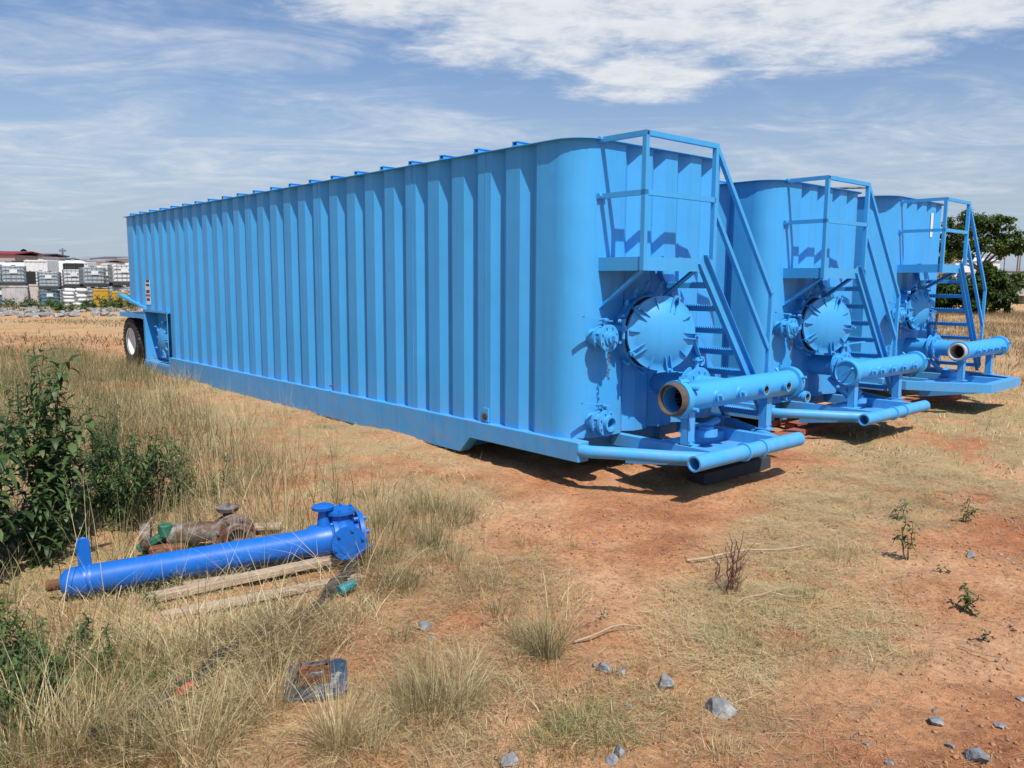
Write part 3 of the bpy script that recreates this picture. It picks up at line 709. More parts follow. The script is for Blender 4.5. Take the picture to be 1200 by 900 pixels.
    m.sweep([(1.05, -.30, .66), (1.05, -.42, .55), (1.2, -.5, .42), (1.5, -.45, .40), (1.75, -.4, .42)], .035, 10); m.tube((1.25, -.6, .345), (1.25, -.6, .41), .12, 20); m.tube((1.25, -.6, .41), (1.25, -.6, .44), .08, 16)
    m.build('drain_fitting', BLUE, T)
    # --- rear: box with a second manway, fender, axle and wheels
    m = MB(); x0, x1 = -.035, .25; y0, y1, z0_, z1 = 11.0, 12.45, .172, 1.256; th = .045
    m.box(x0, x1, y0, y1, z0_, z0_ + th); m.box(x0, x1, y0, y1, z1 - th, z1); m.box(x0, x1, y0, y0 + th, z0_ + th, z1 - th); m.box(x0, x1, y1 - .09, y1, z0_ + th, z1 - th); m.box(x1 - .03, x1, y0 + th, y1 - .09, z0_ + th, z1 - th)
    bx = m.build('rear_manway_box', BLUE, T, bevel=.004)
    mm = MB(); mm.lathe([(0, .33), (.08, .33), (.08, .36), (.12, .36)], (x1 - .035, 11.58, .68), (-1, 0, 0), 32); mm.build('manway_neck', BLUE, bx)
    dogged_cover('rear_manway_cover', T, (x1 - .17, 11.58, .68), (-1, 0, 0), .36, (0, 0, 1))
    if variant == 1:
        m = MB(); m.box(-.02, .8, 12.46, 14.05, 1.13, 1.15); m.box(-.03, -.02, 12.46, 14.05, 1.06, 1.15); m.build('fender', BLUE, T)
        m = MB(); m.prism([(-.06, 12.3, 1.27), (-.06, 14.05, 1.50), (-.06, 14.05, 1.56), (-.06, 12.3, 1.30)], (.12, 0, 0)); m.build('rear_rail', BLUE, T)
        m = MB(); m.tube((.3, 13.52, .52), (W_ - .3, 13.52, .52), .07, 12); m.box(.55, .7, 12.4, 13.9, .62, 1.2); m.box(W_ - .7, W_ - .55, 12.4, 13.9, .62, 1.2); m.build('axle', OLDBLUE, T)
        whl = None
        for (xc, sg) in ((.13, 1), (.43, -1), (W_ - .43, 1), (W_ - .13, -1)):
            hub = MB(); hub.lathe([(-.02, 0), (-.02, .09), (.05, .1), (.06, .09)], (0, 0, 0), (1, 0, 0), 16)
            whl = hub.build('wheel', WHITE, T); whl.location = (xc, 13.52, .52)
            if sg < 0: whl.rotation_euler = (0, 0, math.pi)
            ty = MB(); ty.lathe([(-.10, .29), (-.125, .33), (-.135, .42), (-.12, .49), (-.095, .515), (.095, .515), (.12, .49), (.135, .42), (.125, .33), (.10, .29)], (0, 0, 0), (1, 0, 0), 40)
            for k in range(40):
                th_ = 2 * math.pi * k / 40; d_ = Vector((0, math.cos(th_), math.sin(th_)))
                for xx in (-.1, .03): ty.bar(d_ * .51 + Vector((xx, 0, 0)), d_ * .527 + Vector((xx, 0, 0)), .055, .05, (1, 0, 0))
            ty.build('tyre', RUBBER, whl)
            ri = MB(); ri.lathe([(-.115, .275), (-.12, .30), (-.10, .30), (-.095, .285), (-.06, .265), (.05, .24), (.06, .2), (.055, .12), (.06, .09), (.02, .09)], (0, 0, 0), (1, 0, 0), 36); ri.build('rim', WHITE, whl)
        # warning sticker, marker lamp and a lifting lug on the near side
        stk = MB(); stk.box(-.0055, -.003, 12.02, 12.30, 1.36, 1.86); s_ = stk.build('warning_sticker', mat('sticker_white', (.70, .70, .68), .5), shell)
        for (z0s, z1s, colr) in ((1.74, 1.78, 'k'), (1.60, 1.66, 'k'), (1.53, 1.57, 'r'), (1.44, 1.49, 'k'), (1.82, 1.86, 'k')):
            bb = MB(); bb.box(-.0085, -.006, 12.06 if colr == 'k' else 12.02, 12.26 if colr == 'k' else 12.30, z0s, z1s); bb.build('sticker_print', BLACKP if colr == 'k' else REDP, s_)
        lm = MB(); lm.box(-.02, .0, 1.285, 1.375, ZB_ + .01, ZB_ + .16); lamp = lm.build('lamp_bracket', BLUE, shell)
        lm = MB(); lm.lathe([(0, .038), (.012, .036), (.018, .0)], (-.0205, 1.33, ZB_ + .07), (-1, 0, 0), 16); lm.build('marker_lamp', RUST, lamp)
        lm = MB(); lm.lathe([(0, .012), (.05, .012), (.05, 0)], (-.02, 4.6, ZB_ + .08), (-1, 0, 0), 8); lm.build('drain_plug', RUST, shell)
    if ch:
        sm_ = MB(); sm_.box(1.66, 1.76, -.006, -.003, 2.62, 3.02); sm_.build('white_label_strip', mat('sticker_white', (.70, .70, .68), .5), shell)
    return T

make_tank((0.6138, 7.6105, .7279), 0., 'nearest sky blue corrugated frac tank, its whole long side and white wheel in view', 1)
make_tank((3.256, 10.252, .7277), -.045, 'middle sky blue frac tank with a capped header pipe, between two other blue tanks', 2)
make_tank((5.821, 12.719, .75), .03, 'farthest blue frac tank with chamfered corners, square bumper frame and white label strip', 3)
#--MORE--
# ------------------------------------------------------------------ grass and litter
def blades(P, h, lean, azi, width, curl, tint, rows=4, b0=.35):
    """numpy blades: P (n,3), arrays h, lean (tilt of the tip from upright), azi, width"""
    n = len(P); V = np.zeros((n, rows, 2, 3), np.float32); ca, sa = np.cos(azi), np.sin(azi)
    side = np.stack([-sa, ca, np.zeros(n)], -1); spin = RNG.uniform(-1, 1, n)
    side = side + np.stack([ca, sa, np.zeros(n)], -1) * spin[:, None]; side /= np.linalg.norm(side, axis=1, keepdims=True)
    out = np.zeros(n); upz = np.zeros(n)
    for r in range(rows):
        f = r / (rows - 1)
        th = lean * (b0 + curl * f)
        if r: out = out + h / (rows - 1) * np.sin(th); upz = upz + h / (rows - 1) * np.cos(th)
        c = P + np.stack([ca * out, sa * out, upz], -1); ww = width * (1 - .88 * f ** 1.6) / 2
        V[:, r, 0] = c - side * ww[:, None]; V[:, r, 1] = c + side * ww[:, None]
    base = (np.arange(n) * rows * 2)[:, None, None]
    r_ = np.arange(rows - 1)[None, :, None] * 2
    Q = (base + r_ + np.array([0, 1, 3, 2])[None, None, :]).reshape(-1, 4)
    return V.reshape(-1, 3), Q, np.repeat(tint, rows * 2)
def scatter(poly, n, wamp=.3, thresh=.4, nscale=1.1, seed=5, soft=.14):
    p = np.array(poly); lo = p.min(0) - .3; hi = p.max(0) + .3
    x = RNG.uniform(lo[0], hi[0], n); y = RNG.uniform(lo[1], hi[1], n)
    X, Y = warp(x, y, wamp); X = X + RNG.normal(0, .13, n); Y = Y + RNG.normal(0, .13, n); k = inpoly(X, Y, poly)
    d = fbm(x * nscale, y * nscale, 4, seed); k &= RNG.uniform(0, 1, n) < sm(d, thresh - soft, thresh + soft)
    k &= np.hypot(x, y) > 1.2
    return x[k], y[k]
ACC = {}
def put(key, V, Q, T_):
    a = ACC.setdefault(key, [[], [], [], 0]); a[0].append(V); a[1].append(Q + a[3]); a[2].append(T_); a[3] += len(V)
ZT = plan([(-300, 1000), (-300, 420), (95, 420), (150, 440), (240, 500), (330, 560), (480, 580), (560, 600), (560, 660), (470, 700), (420, 720), (330, 800), (330, 1000)])
ZP = plan([(165, 716), (180, 745), (430, 694), (418, 650), (300, 672)])
def TALLF(x, y):
    q = 0.
    for jx, jy in RJ: q = q + inpoly(x + jx, y + jy, ZT)
    q = np.where(y > 14, 10., q)
    return q / 10. * np.where(inpoly(x, y, ZP), .12, 1.)
def grass(key, x, y, h0, h1, lean0, lean1, w0, w1, tint0=0., tint1=1., curl=1., wind=None, rows=4, b0=.35, lift=0.):
    n = len(x)
    if not n: return
    tall_ok = TALLF(x, y) if h1 > .19 and lift == 0 else np.ones(n)
    k = RNG.uniform(0, 1, n) < tall_ok * .8 + .2; x, y, tall_ok = x[k], y[k], tall_ok[k]; n = len(x)
    if wind is not None: wind = wind[k]
    P = np.stack([x, y, height(x, y) - .01 + (lift > 0) * .014 + RNG.uniform(0, 1, n) * lift], -1); h = RNG.uniform(h0, h1, n) * (.45 + .55 * tall_ok) * (.6 + .8 * vnoise(x * 1.7, y * 1.7, 15)); a = RNG.uniform(0, 2 * np.pi, n)
    if wind is not None: a = wind + RNG.normal(0, 1.1, n)
    V, Q_, T_ = blades(P, h, RNG.uniform(lean0, lean1, n), a, RNG.uniform(w0, w1, n), curl, np.clip(RNG.uniform(tint0, tint1, n), 0, 1), rows, b0)
    put(key, V, Q_, T_)
def tufts(key, x, y, per, rad, h0, h1, w=.004, lean=(.1, 1.0), tint=(0, 1), curl=1.1):
    inb = inpoly(np.asarray(x), np.asarray(y), ZP)
    for tx, ty, ib in zip(x, y, inb):
        if ib and key != 'stems': continue
        n = int(per * RNG.uniform(.6, 1.4)); rr = rad * RNG.uniform(.6, 1.3); s_ = RNG.uniform(.65, 1.2)
        a = RNG.uniform(0, 2 * np.pi, n); r = rr * np.sqrt(RNG.uniform(0, 1, n)); px_, py_ = tx + r * np.cos(a), ty + r * np.sin(a)
        P = np.stack([px_, py_, height(px_, py_) - .01], -1)
        ln = RNG.uniform(lean[0], lean[1], n) * (.4 + .8 * r / rr)
        V, Q_, T_ = blades(P, RNG.uniform(h0, h1, n) * s_, ln, a + RNG.normal(0, .5, n), np.full(n, w) * RNG.uniform(.6, 1.4, n), curl, RNG.uniform(tint[0], tint[1], n))
        put(key, V, Q_, T_)
ZN0 = plan([(-100, 1000), (200, 600), (560, 560), (1000, 520), (1300, 560), (1500, 1000)])
# left meadow: tall dry stand mixed with green
x, y = scatter(ZA, 42000, thresh=.50, seed=31); k = np.hypot(x, y) < 9.5; grass('tall', x[k], y[k], .10, .34, .1, 1.1, .0025, .0055)
grass('tall', x[~k], y[~k], .12, .36, .1, 1.0, .006, .012)
x, y = scatter(ZA, 26000, thresh=.55, seed=47, nscale=.8); grass('tall', x, y, .2, .5, .05, .8, .002, .005, 0, .8)
x, y = scatter(ZA, 60000, thresh=.4, seed=33); grass('dry', x, y, .05, .22, .7, 1.55, .002, .0045, .2, 1)
x, y = scatter(ZT, 700, thresh=.48, seed=47); tufts('tall', x, y, 36, .08, .2, .5, .0035)
x, y = scatter(ZA, 800, thresh=.5, seed=57); tufts('dry', x, y, 26, .07, .2, .55, .003, tint=(.3, 1))
ZW = plan([(-250, 1000), (-250, 430), (90, 415), (200, 450), (280, 540), (310, 610), (240, 660), (60, 680), (90, 760), (60, 860), (-50, 1000)])
x, y = scatter(ZW, 60000, thresh=.42, seed=131, nscale=1.4); grass('tall', x, y, .15, .46, .05, 1.0, .0022, .0055, 0, .55)
x, y = scatter(ZW, 30000, thresh=.48, seed=132, nscale=1.4); grass('green', x, y, .12, .40, .05, 1.0, .0022, .005, 0, .5)
ZA2 = plan([(-200, 960), (-200, 730), (60, 720), (180, 760), (210, 840), (120, 960)])
x, y = scatter(ZA2, 16000, thresh=.45, seed=61); grass('green', x, y, .06, .24, .2, 1.1, .003, .006, .0, .7)
ZA3 = plan([(60, 700), (260, 690), (420, 700), (430, 745), (330, 800), (200, 830), (80, 800)])
x, y = scatter(ZA3, 26000, thresh=.4, seed=62); grass('dry', x, y, .08, .30, .9, 1.6, .002, .0045, .3, 1, .7)
x, y = scatter(plan([(60, 420), (180, 440), (330, 510), (430, 600), (300, 640), (100, 660), (-80, 640), (-80, 430)]), 26000, thresh=.5, seed=63); grass('tall', x, y, .25, .62, .05, .7, .003, .007, .15, 1)
# strip of short straw beside the long skid beam
x, y = scatter(ZB, 70000, thresh=.47, seed=34, nscale=2.4, soft=.09); grass('dry', x, y, .03, .13, .7, 1.58, .004, .009, 0, 1)
x, y = scatter(ZB, 12000, thresh=.5, seed=35); grass('green', x, y, .03, .12, .2, 1.2, .004, .007, .3, 1)
# bunch grass in the open dirt
for (px_, py_, n_, hh, r_, key) in [(395, 872, 330, .30, .13, 'dry'), (430, 880, 180, .24, .11, 'dry'), (270, 850, 420, .36, .16, 'dry'), (225, 880, 300, .34, .15, 'dry'), (160, 885, 260, .30, .14, 'tall'), (320, 830, 150, .25, .1, 'dry'),
                                    (505, 838, 320, .28, .14, 'tall'), (535, 825, 240, .26, .11, 'dry'), (480, 830, 160, .22, .1, 'tall'), (548, 785, 120, .2, .1, 'dry'), (640, 770, 260, .34, .11, 'tall'), (615, 755, 140, .26, .1, 'tall'), (655, 752, 90, .4, .07, 'dry'), (590, 720, 160, .22, .12, 'tall'),
                                    (560, 690, 160, .24, .13, 'tall'), (530, 660, 200, .26, .14, 'tall'), (505, 640, 240, .30, .16, 'tall'), (470, 690, 240, .34, .16, 'tall'), (500, 600, 260, .32, .18, 'tall'), (540, 610, 160, .26, .14, 'tall'), (690, 850, 420, .13, .2, 'green'), (660, 870, 260, .13, .16, 'green'), (725, 870, 160, .1, .14, 'green'),
                                    (985, 655, 120, .2, .14, 'tall'), (1010, 650, 90, .16, .1, 'dry'), (865, 690, 60, .2, .08, 'dry'), (610, 640, 60, .16, .08, 'green'), (675, 643, 50, .09, .08, 'green'), (710, 632, 40, .07, .08, 'green'), (400, 690, 200, .3, .12, 'tall'), (440, 660, 220, .34, .14, 'tall'), (450, 620, 240, .36, .16, 'tall'),
                                    (20, 890, 160, .5, .1, 'dry'), (60, 900, 120, .45, .1, 'dry'), (100, 880, 160, .4, .12, 'dry'), (845, 885, 160, .1, .1, 'dry'), (905, 740, 260, .12, .22, 'green'), (940, 700, 260, .12, .22, 'green'), (1010, 735, 260, .10, .24, 'green'), (860, 760, 200, .12, .18, 'green'), (930, 660, 200, .10, .22, 'green')]:
    p = on(px_, py_); tufts(key, [p.x], [p.y], n_, r_, hh * .6, hh * 1.15, .0026, lean=(.15, 1.35), tint=(.2, 1))
x, y = scatter(ZF, 15000, thresh=.52, seed=36, nscale=2.); grass('dry', x, y, .03, .12, .5, 1.6, .002, .0045, 0, 1)
x, y = scatter(ZF, 260, thresh=.5, seed=37); tufts('tall', x, y, 26, .06, .08, .22, .003)
x, y = scatter(ZG, 9000, thresh=.5, seed=38, nscale=2.); grass('green', x, y, .02, .09, .3, 1.3, .002, .004, .1, .9)
x, y = scatter(ZG, 6000, thresh=.5, seed=39, nscale=2.); grass('dry', x, y, .03, .10, 1., 1.6, .002, .004, 0, 1)
# cut straw lying in swathes on the right, short green growth in it
def straw(poly, n, thresh, seed, nscale=1.9, l0=.05, l1=.2, t0=.35, t1=1., soft=.08, w=(.0013, .0030), lift=.03):
    x, y = scatter(poly, n, thresh=thresh, seed=seed, nscale=nscale, soft=soft); d = 6.28 * fbm(x * .7, y * .7, 2, 301)
    k = RNG.uniform(0, 1, len(x)) < .5; grass('dry', x[k], y[k], l0, l1, 1.42, 1.66, w[0], w[1], t0, t1, .08, rows=3, b0=.95, lift=lift)
    grass('dry', x[~k], y[~k], l0, l1, 1.40, 1.66, w[0], w[1], t0, t1, .08, wind=d[~k], rows=3, b0=.95, lift=lift)
straw(ZD, 150000, .47, 40, t0=.5)
ZHO = plan([(90, 900), (230, 790), (330, 720), (425, 640), (455, 670), (380, 745), (270, 830), (140, 920)])
straw(ZHO, 14000, .40, 150, 2.2, .10, .34, .3, 1., .15, (.0015, .0036), .12)
straw(ZHO, 14000, .40, 151, 2.2, .10, .34, 0, .12, .15, (.002, .005), .12)
straw(ZD, 40000, .50, 141, 2.6, .02, .08, 0, .35, .06)
straw(ZN0, 60000, .57, 142, 1.6, .02, .10, 0, .9, .07, lift=.01)
straw(ZF, 60000, .45, 143, 1.8, .03, .14, .1, .9)
straw(ZG, 16000, .50, 144, 1.8, .03, .12, .1, .9)
straw(ZA, 90000, .42, 145, 1.4, .04, .16, .1, 1., .1, (.0015, .0035), .05)
straw(ZB, 60000, .44, 147, 2.0, .04, .14, .1, 1., .1, (.003, .006), .03)
x, y = scatter(ZD, 40000, thresh=.54, seed=41, nscale=1.5, soft=.09); grass('green', x, y, .02, .085, .3, 1.5, .0013, .003, .0, .8)
x, y = scatter(ZD, 260, thresh=.52, seed=41, nscale=1.5); tufts('green', x, y, 60, .09, .03, .09, .002, lean=(.3, 1.5), tint=(0, 1))
x, y = scatter(ZE, 52000, thresh=.34, seed=42, nscale=.9); grass('dry', x, y, .03, .11, .4, 1.5, .006, .012, .1, 1)
x, y = scatter(ZE, 16000, thresh=.54, seed=43, nscale=.9); grass('green', x, y, .03, .11, .3, 1.3, .006, .011, .2, 1)
# thin litter everywhere near the viewer
ZN = plan([(-100, 1000), (200, 600), (640, 560), (1000, 520), (1300, 560), (1500, 1000)])
x, y = scatter(ZN, 9000, thresh=.56, seed=44, nscale=2.4); grass('dry', x, y, .02, .12, 1.3, 1.62, .0015, .0035, 0, 1, .3)
x, y = scatter(ZN, 160, thresh=.62, seed=45, nscale=2.4); tufts('green', x, y, 14, .04, .03, .08, .0025)
# brown standing grass in the far meadow on the right, dry field at the left
ZH = [(9.5, 15.5), (13.5, 14.5), (34, 32), (34, 60), (14, 45), (11, 24)]
x, y = scatter(ZH, 150000, thresh=.42, seed=46, nscale=.35, wamp=.8); grass('far', x, y, .10, .32, .1, 1.2, .006, .016, 0, 1, rows=3)
x, y = scatter(ZH, 9000, thresh=.55, seed=146, nscale=.35, wamp=.8); grass('tall', x, y, .15, .4, .1, 1.0, .008, .02, 0, .5, rows=3)
ZI = [(-40, 22), (-9, 19), (-8.6, 22), (-12, 36), (-44, 38)]
x, y = scatter(ZI, 36000, thresh=.47, seed=48, nscale=.4, wamp=.8); grass('far', x, y, .05, .25, .3, 1.3, .015, .04, .1, 1, rows=3)
ZK = [(-34, 41.5), (-15, 40.5), (-15, 45), (-36, 46)]
x, y = scatter(ZK, 26000, thresh=.45, seed=149, nscale=.6, wamp=.4); grass('tall', x, y, .10, .30, .2, 1.1, .02, .05, .0, .8, rows=3)
ZI2 = [(-9, 14.5), (-5.5, 11.5), (-3, 9), (-7, 9), (-14, 16), (-14, 22)]
x, y = scatter(ZI2, 30000, thresh=.45, seed=49, nscale=.6, wamp=.5); grass('far', x, y, .06, .34, .2, 1.2, .006, .014, .0, 1, rows=3)
for (px_, py_, n_, hh) in [(80, 690, 14, .75), (130, 720, 16, .7), (230, 690, 16, .7), (300, 700, 18, .6), (370, 690, 20, .55), (420, 690, 20, .55), (30, 880, 26, .65), (70, 890, 22, .6), (160, 600, 14, .7), (250, 610, 14, .6), (330, 610, 14, .6), (450, 600, 14, .5), (60, 740, 14, .6), (330, 740, 26, .5), (260, 760, 26, .5), (200, 770, 26, .5), (400, 740, 22, .45), (290, 590, 12, .7), (640, 740, 10, .55), (600, 700, 8, .5)]:
    p = on(px_, py_); tufts('stems', [p.x], [p.y], n_, .28, hh * .6, hh * 1.2, .0042, lean=(.3, 1.35), tint=(.55, 1), curl=1.15)
for key, (nm_, mt) in {'tall': ('grey_green_grass', GREYDRY), 'dry': ('dry_grass', DRY), 'green': ('short_green_grass', GREENG), 'far': ('meadow_grass', BROWNG), 'stems': ('arching_dry_stems', DRY)}.items():
    a = ACC[key]; o = npmesh(nm_, np.concatenate(a[0]), np.concatenate(a[1]), mt, tint=np.concatenate(a[2])); tag(o, kind='stuff')
tag(bpy.data.objects['grey_green_grass'], 'tall grey green and straw coloured grass standing round the weeds', 'grass')
tag(bpy.data.objects['dry_grass'], 'straw yellow dry grass and litter lying over the red dirt', 'grass')
tag(bpy.data.objects['short_green_grass'], 'short green growth coming up through the straw', 'grass')
tag(bpy.data.objects['arching_dry_stems'], 'long pale dry stems arching over the blue pipe and the weeds', 'grass')
tag(bpy.data.objects['meadow_grass'], 'brown grass of the meadow and field beyond the tanks', 'grass')

# small stones and clods (gravel nobody could count)
def pebbles(n, poly, s0, s1, m, name, label, thresh=.5, seed=77):
    x, y = scatter(poly, n, thresh=thresh, seed=seed, nscale=1.6); s_ = RNG.uniform(s0, s1, len(x)) * RNG.uniform(.5, 1, len(x)); z = height(x, y)
    base = np.array([(1, 0, 0), (-1, 0, 0), (0, 1, 0), (0, -1, 0), (0, 0, 1), (0, 0, -1)], float); F = np.array([(0, 2, 4), (2, 1, 4), (1, 3, 4), (3, 0, 4), (2, 0, 5), (1, 2, 5), (3, 1, 5), (0, 3, 5)])
    V = base[None] * RNG.uniform(.55, 1.3, (len(x), 6, 1)) * s_[:, None, None]; a = RNG.uniform(0, 6.3, len(x)); c_, q_ = np.cos(a)[:, None], np.sin(a)[:, None]
    V = np.stack([V[..., 0] * c_ - V[..., 1] * q_, V[..., 0] * q_ + V[..., 1] * c_, V[..., 2] * .7], -1) + np.stack([x, y, z + s_ * .1], -1)[:, None]
    Q_ = (np.arange(len(x)) * 6)[:, None, None] + F[None]
    o = npmesh(name, V.reshape(-1, 3), Q_.reshape(-1, 3), m); tag(o, label, 'stones', kind='stuff'); return o
DIRT = mat('dirt_clod', (.36, .18, .095), .95, var=.3, scale=20)
pebbles(26000, ZN, .004, .019, DIRT, 'dirt_clods', 'small clods of red dirt strewn over the bare ground', .46)
pebbles(9000, ZN, .004, .011, mat('dark_crumbs', (.10, .062, .038), .95, var=.4), 'plant_crumbs', 'dark crumbs of dead plants strewn over the bare dirt', .5, 81)
pebbles(700, ZN, .006, .018, ROCK, 'pebbles', 'small grey pebbles scattered on the dirt', .55, 78)
pebbles(2600, plan([(1090, 600), (1150, 560), (1260, 575), (1260, 660), (1150, 650)]), .008, .026, ROCK, 'gravel_patch', 'dark grey gravel spread on the dirt at the right', .47, 79)
pebbles(420, plan([(960, 850), (1240, 760), (1240, 920), (1000, 920)]), .006, .016, ROCK, 'gravel', 'loose grey gravel near the bottom right stones', .5, 80)

# ------------------------------------------------------------------ rocks
def rock_mesh(name, s, seed, m=ROCK, sub=3):
    import bmesh
    rnd = random.Random(seed); bm = bmesh.new(); bmesh.ops.create_icosphere(bm, subdivisions=sub, radius=1)
    cuts = []
    for _ in range(11):
        d = Vector((rnd.gauss(0, 1), rnd.gauss(0, 1), rnd.gauss(0, 1))).normalized(); cuts.append((d, rnd.uniform(.40, .78)))
    for v in bm.verts:
        for d, c in cuts:
            k = v.co.dot(d)
            if k > c: v.co -= d * (k - c)
        v.co += Vector((rnd.gauss(0, .012), rnd.gauss(0, .012), rnd.gauss(0, .012)))
        v.co = Vector((v.co.x * s[0], v.co.y * s[1], v.co.z * s[2]))
    me = bpy.data.meshes.new(name); bm.to_mesh(me); bm.free(); me.materials.append(m)
    for p in me.polygons: p.use_smooth = True
    me.set_sharp_from_angle(angle=R(22))
    return me
ROCKS = [(843, 836, .075, .05, .05, 'broad flat topped grey rock lying in the straw right of centre'), (778, 806, .036, .04, .055, 'upright blocky grey rock split by a dark crack'),
         (708, 786, .036, .032, .03, 'pale rounded grey stone beside a darker one left of the blocky rock'), (727, 790, .036, .03, .028, 'dark angular stone touching the pale rounded stone'),
         (598, 896, .038, .028, .035, 'grey stone cut by the bottom edge of the photo'), (1146, 889, .062, .04, .032, 'large flat grey slab at the bottom right corner'),
         (1096, 848, .048, .03, .022, 'thin dark slab of stone on the bare dirt at the right'), (725, 885, .022, .02, .04, 'small upright pale stone at the edge of the green tuft'),
         (716, 893, .026, .022, .02, 'small low stone just below the upright pale stone'), (737, 830, .022, .018, .014, 'little grey stone above the green tuft'),
         (1095, 834, .014, .012, .012, 'small white pebble stone above the thin dark slab'), (1172, 852, .028, .018, .012, 'narrow dark stone above the large flat slab'), (1196, 820, .02, .016, .01, 'dark stone at the right edge of the bare dirt'),
         (1113, 875, .018, .015, .014, 'small blue grey stone left of the large flat slab'), (1042, 896, .018, .014, .012, 'small dark stone near the bottom edge at the right'), (1138, 652, .05, .03, .018, 'flat blue grey stone on red dirt beside a leafy sprout'),
         (497, 737, .03, .025, .03, 'dark grey stone in thin grass right of the square base plate'), (505, 748, .022, .02, .014, 'pale little stone in front of the dark stone in thin grass'), (815, 745, .022, .014, .01, 'small flat stone at the left edge of the straw'),
         (268, 540, .06, .05, .05, 'pale stone standing in the tall grass left of the long tank'), (1015, 873, .012, .01, .008, 'tiny brown stone on bare dirt')]
for i, (px_, py_, a_, b_, c_, lab) in enumerate(ROCKS):
    p = on(px_, py_); o = bpy.data.objects.new('rock', rock_mesh('rock', (a_ * 1.3, b_ * 1.3, c_ * 1.3), 100 + i)); COL.objects.link(o); o.location = (p.x, p.y, p.z + c_ * .45); o.rotation_euler = (0, 0, RNG.uniform(0, 1.2)); tag(o, lab, 'rock', 'grey rocks on the dirt')
# the bank of rubble in front of the tote yard
RM = [rock_mesh('boulder', (1, .8, .65), 200 + i, PALEROCK, 2) for i in range(6)]
for i in range(285):
    px_ = RNG.uniform(-60, 235); Y = RNG.uniform(38.2, 42.6); s_ = RNG.uniform(.11, .30) * (1 if i % 3 else .7); x_ = (px_ - 600) / F_PX * Y
    o = bpy.data.objects.new('boulder', RM[i % 6]); COL.objects.link(o); o.location = (x_, Y, hz(x_, Y) + s_ * .15); o.scale = (s_,) * 3; o.rotation_euler = (RNG.uniform(-.4, .4), RNG.uniform(-.4, .4), RNG.uniform(0, 6.3))
    tag(o, 'pale broken boulder in the rubble bank below the tote yard', 'boulder', 'boulders of the rubble bank')

# ------------------------------------------------------------------ weeds
def leaf_arrays(C, D, Ln, Wd, droop):
    """folded lance leaves: C base points, D directions (n,3)"""
    n = len(C); D = D / np.linalg.norm(D, axis=1, keepdims=True); upv = np.array([0, 0, 1.]); S = np.cross(D, upv); S /= np.maximum(np.linalg.norm(S, axis=1, keepdims=True), 1e-3); U = np.cross(S, D)
    Ln = Ln[:, None]; Wd = Wd[:, None]; dr = droop[:, None]
    b = C; m1 = C + D * Ln * .4 - upv * Ln * dr * .16; m2 = C + D * Ln * .72 - upv * Ln * dr * .5; tp = C + D * Ln * (1 - .15 * dr) - upv * Ln * dr
    f = Wd * .28
    V = np.stack([b, m1 + S * Wd + U * f, m1, m1 - S * Wd + U * f, m2 + S * Wd * .72 + U * f * .7, m2, m2 - S * Wd * .72 + U * f * .7, tp], 1)
    F = np.array([(0, 1, 2, 2), (0, 2, 3, 3), (1, 4, 5, 2), (2, 5, 6, 3), (4, 7, 5, 5), (5, 7, 6, 6)])
    T3 = np.array([(0, 1, 2), (0, 2, 3), (1, 4, 5), (1, 5, 2), (2, 5, 6), (2, 6, 3), (4, 7, 5), (5, 7, 6)])
    return V.reshape(-1, 3), ((np.arange(n) * 8)[:, None, None] + T3[None]).reshape(-1, 3)
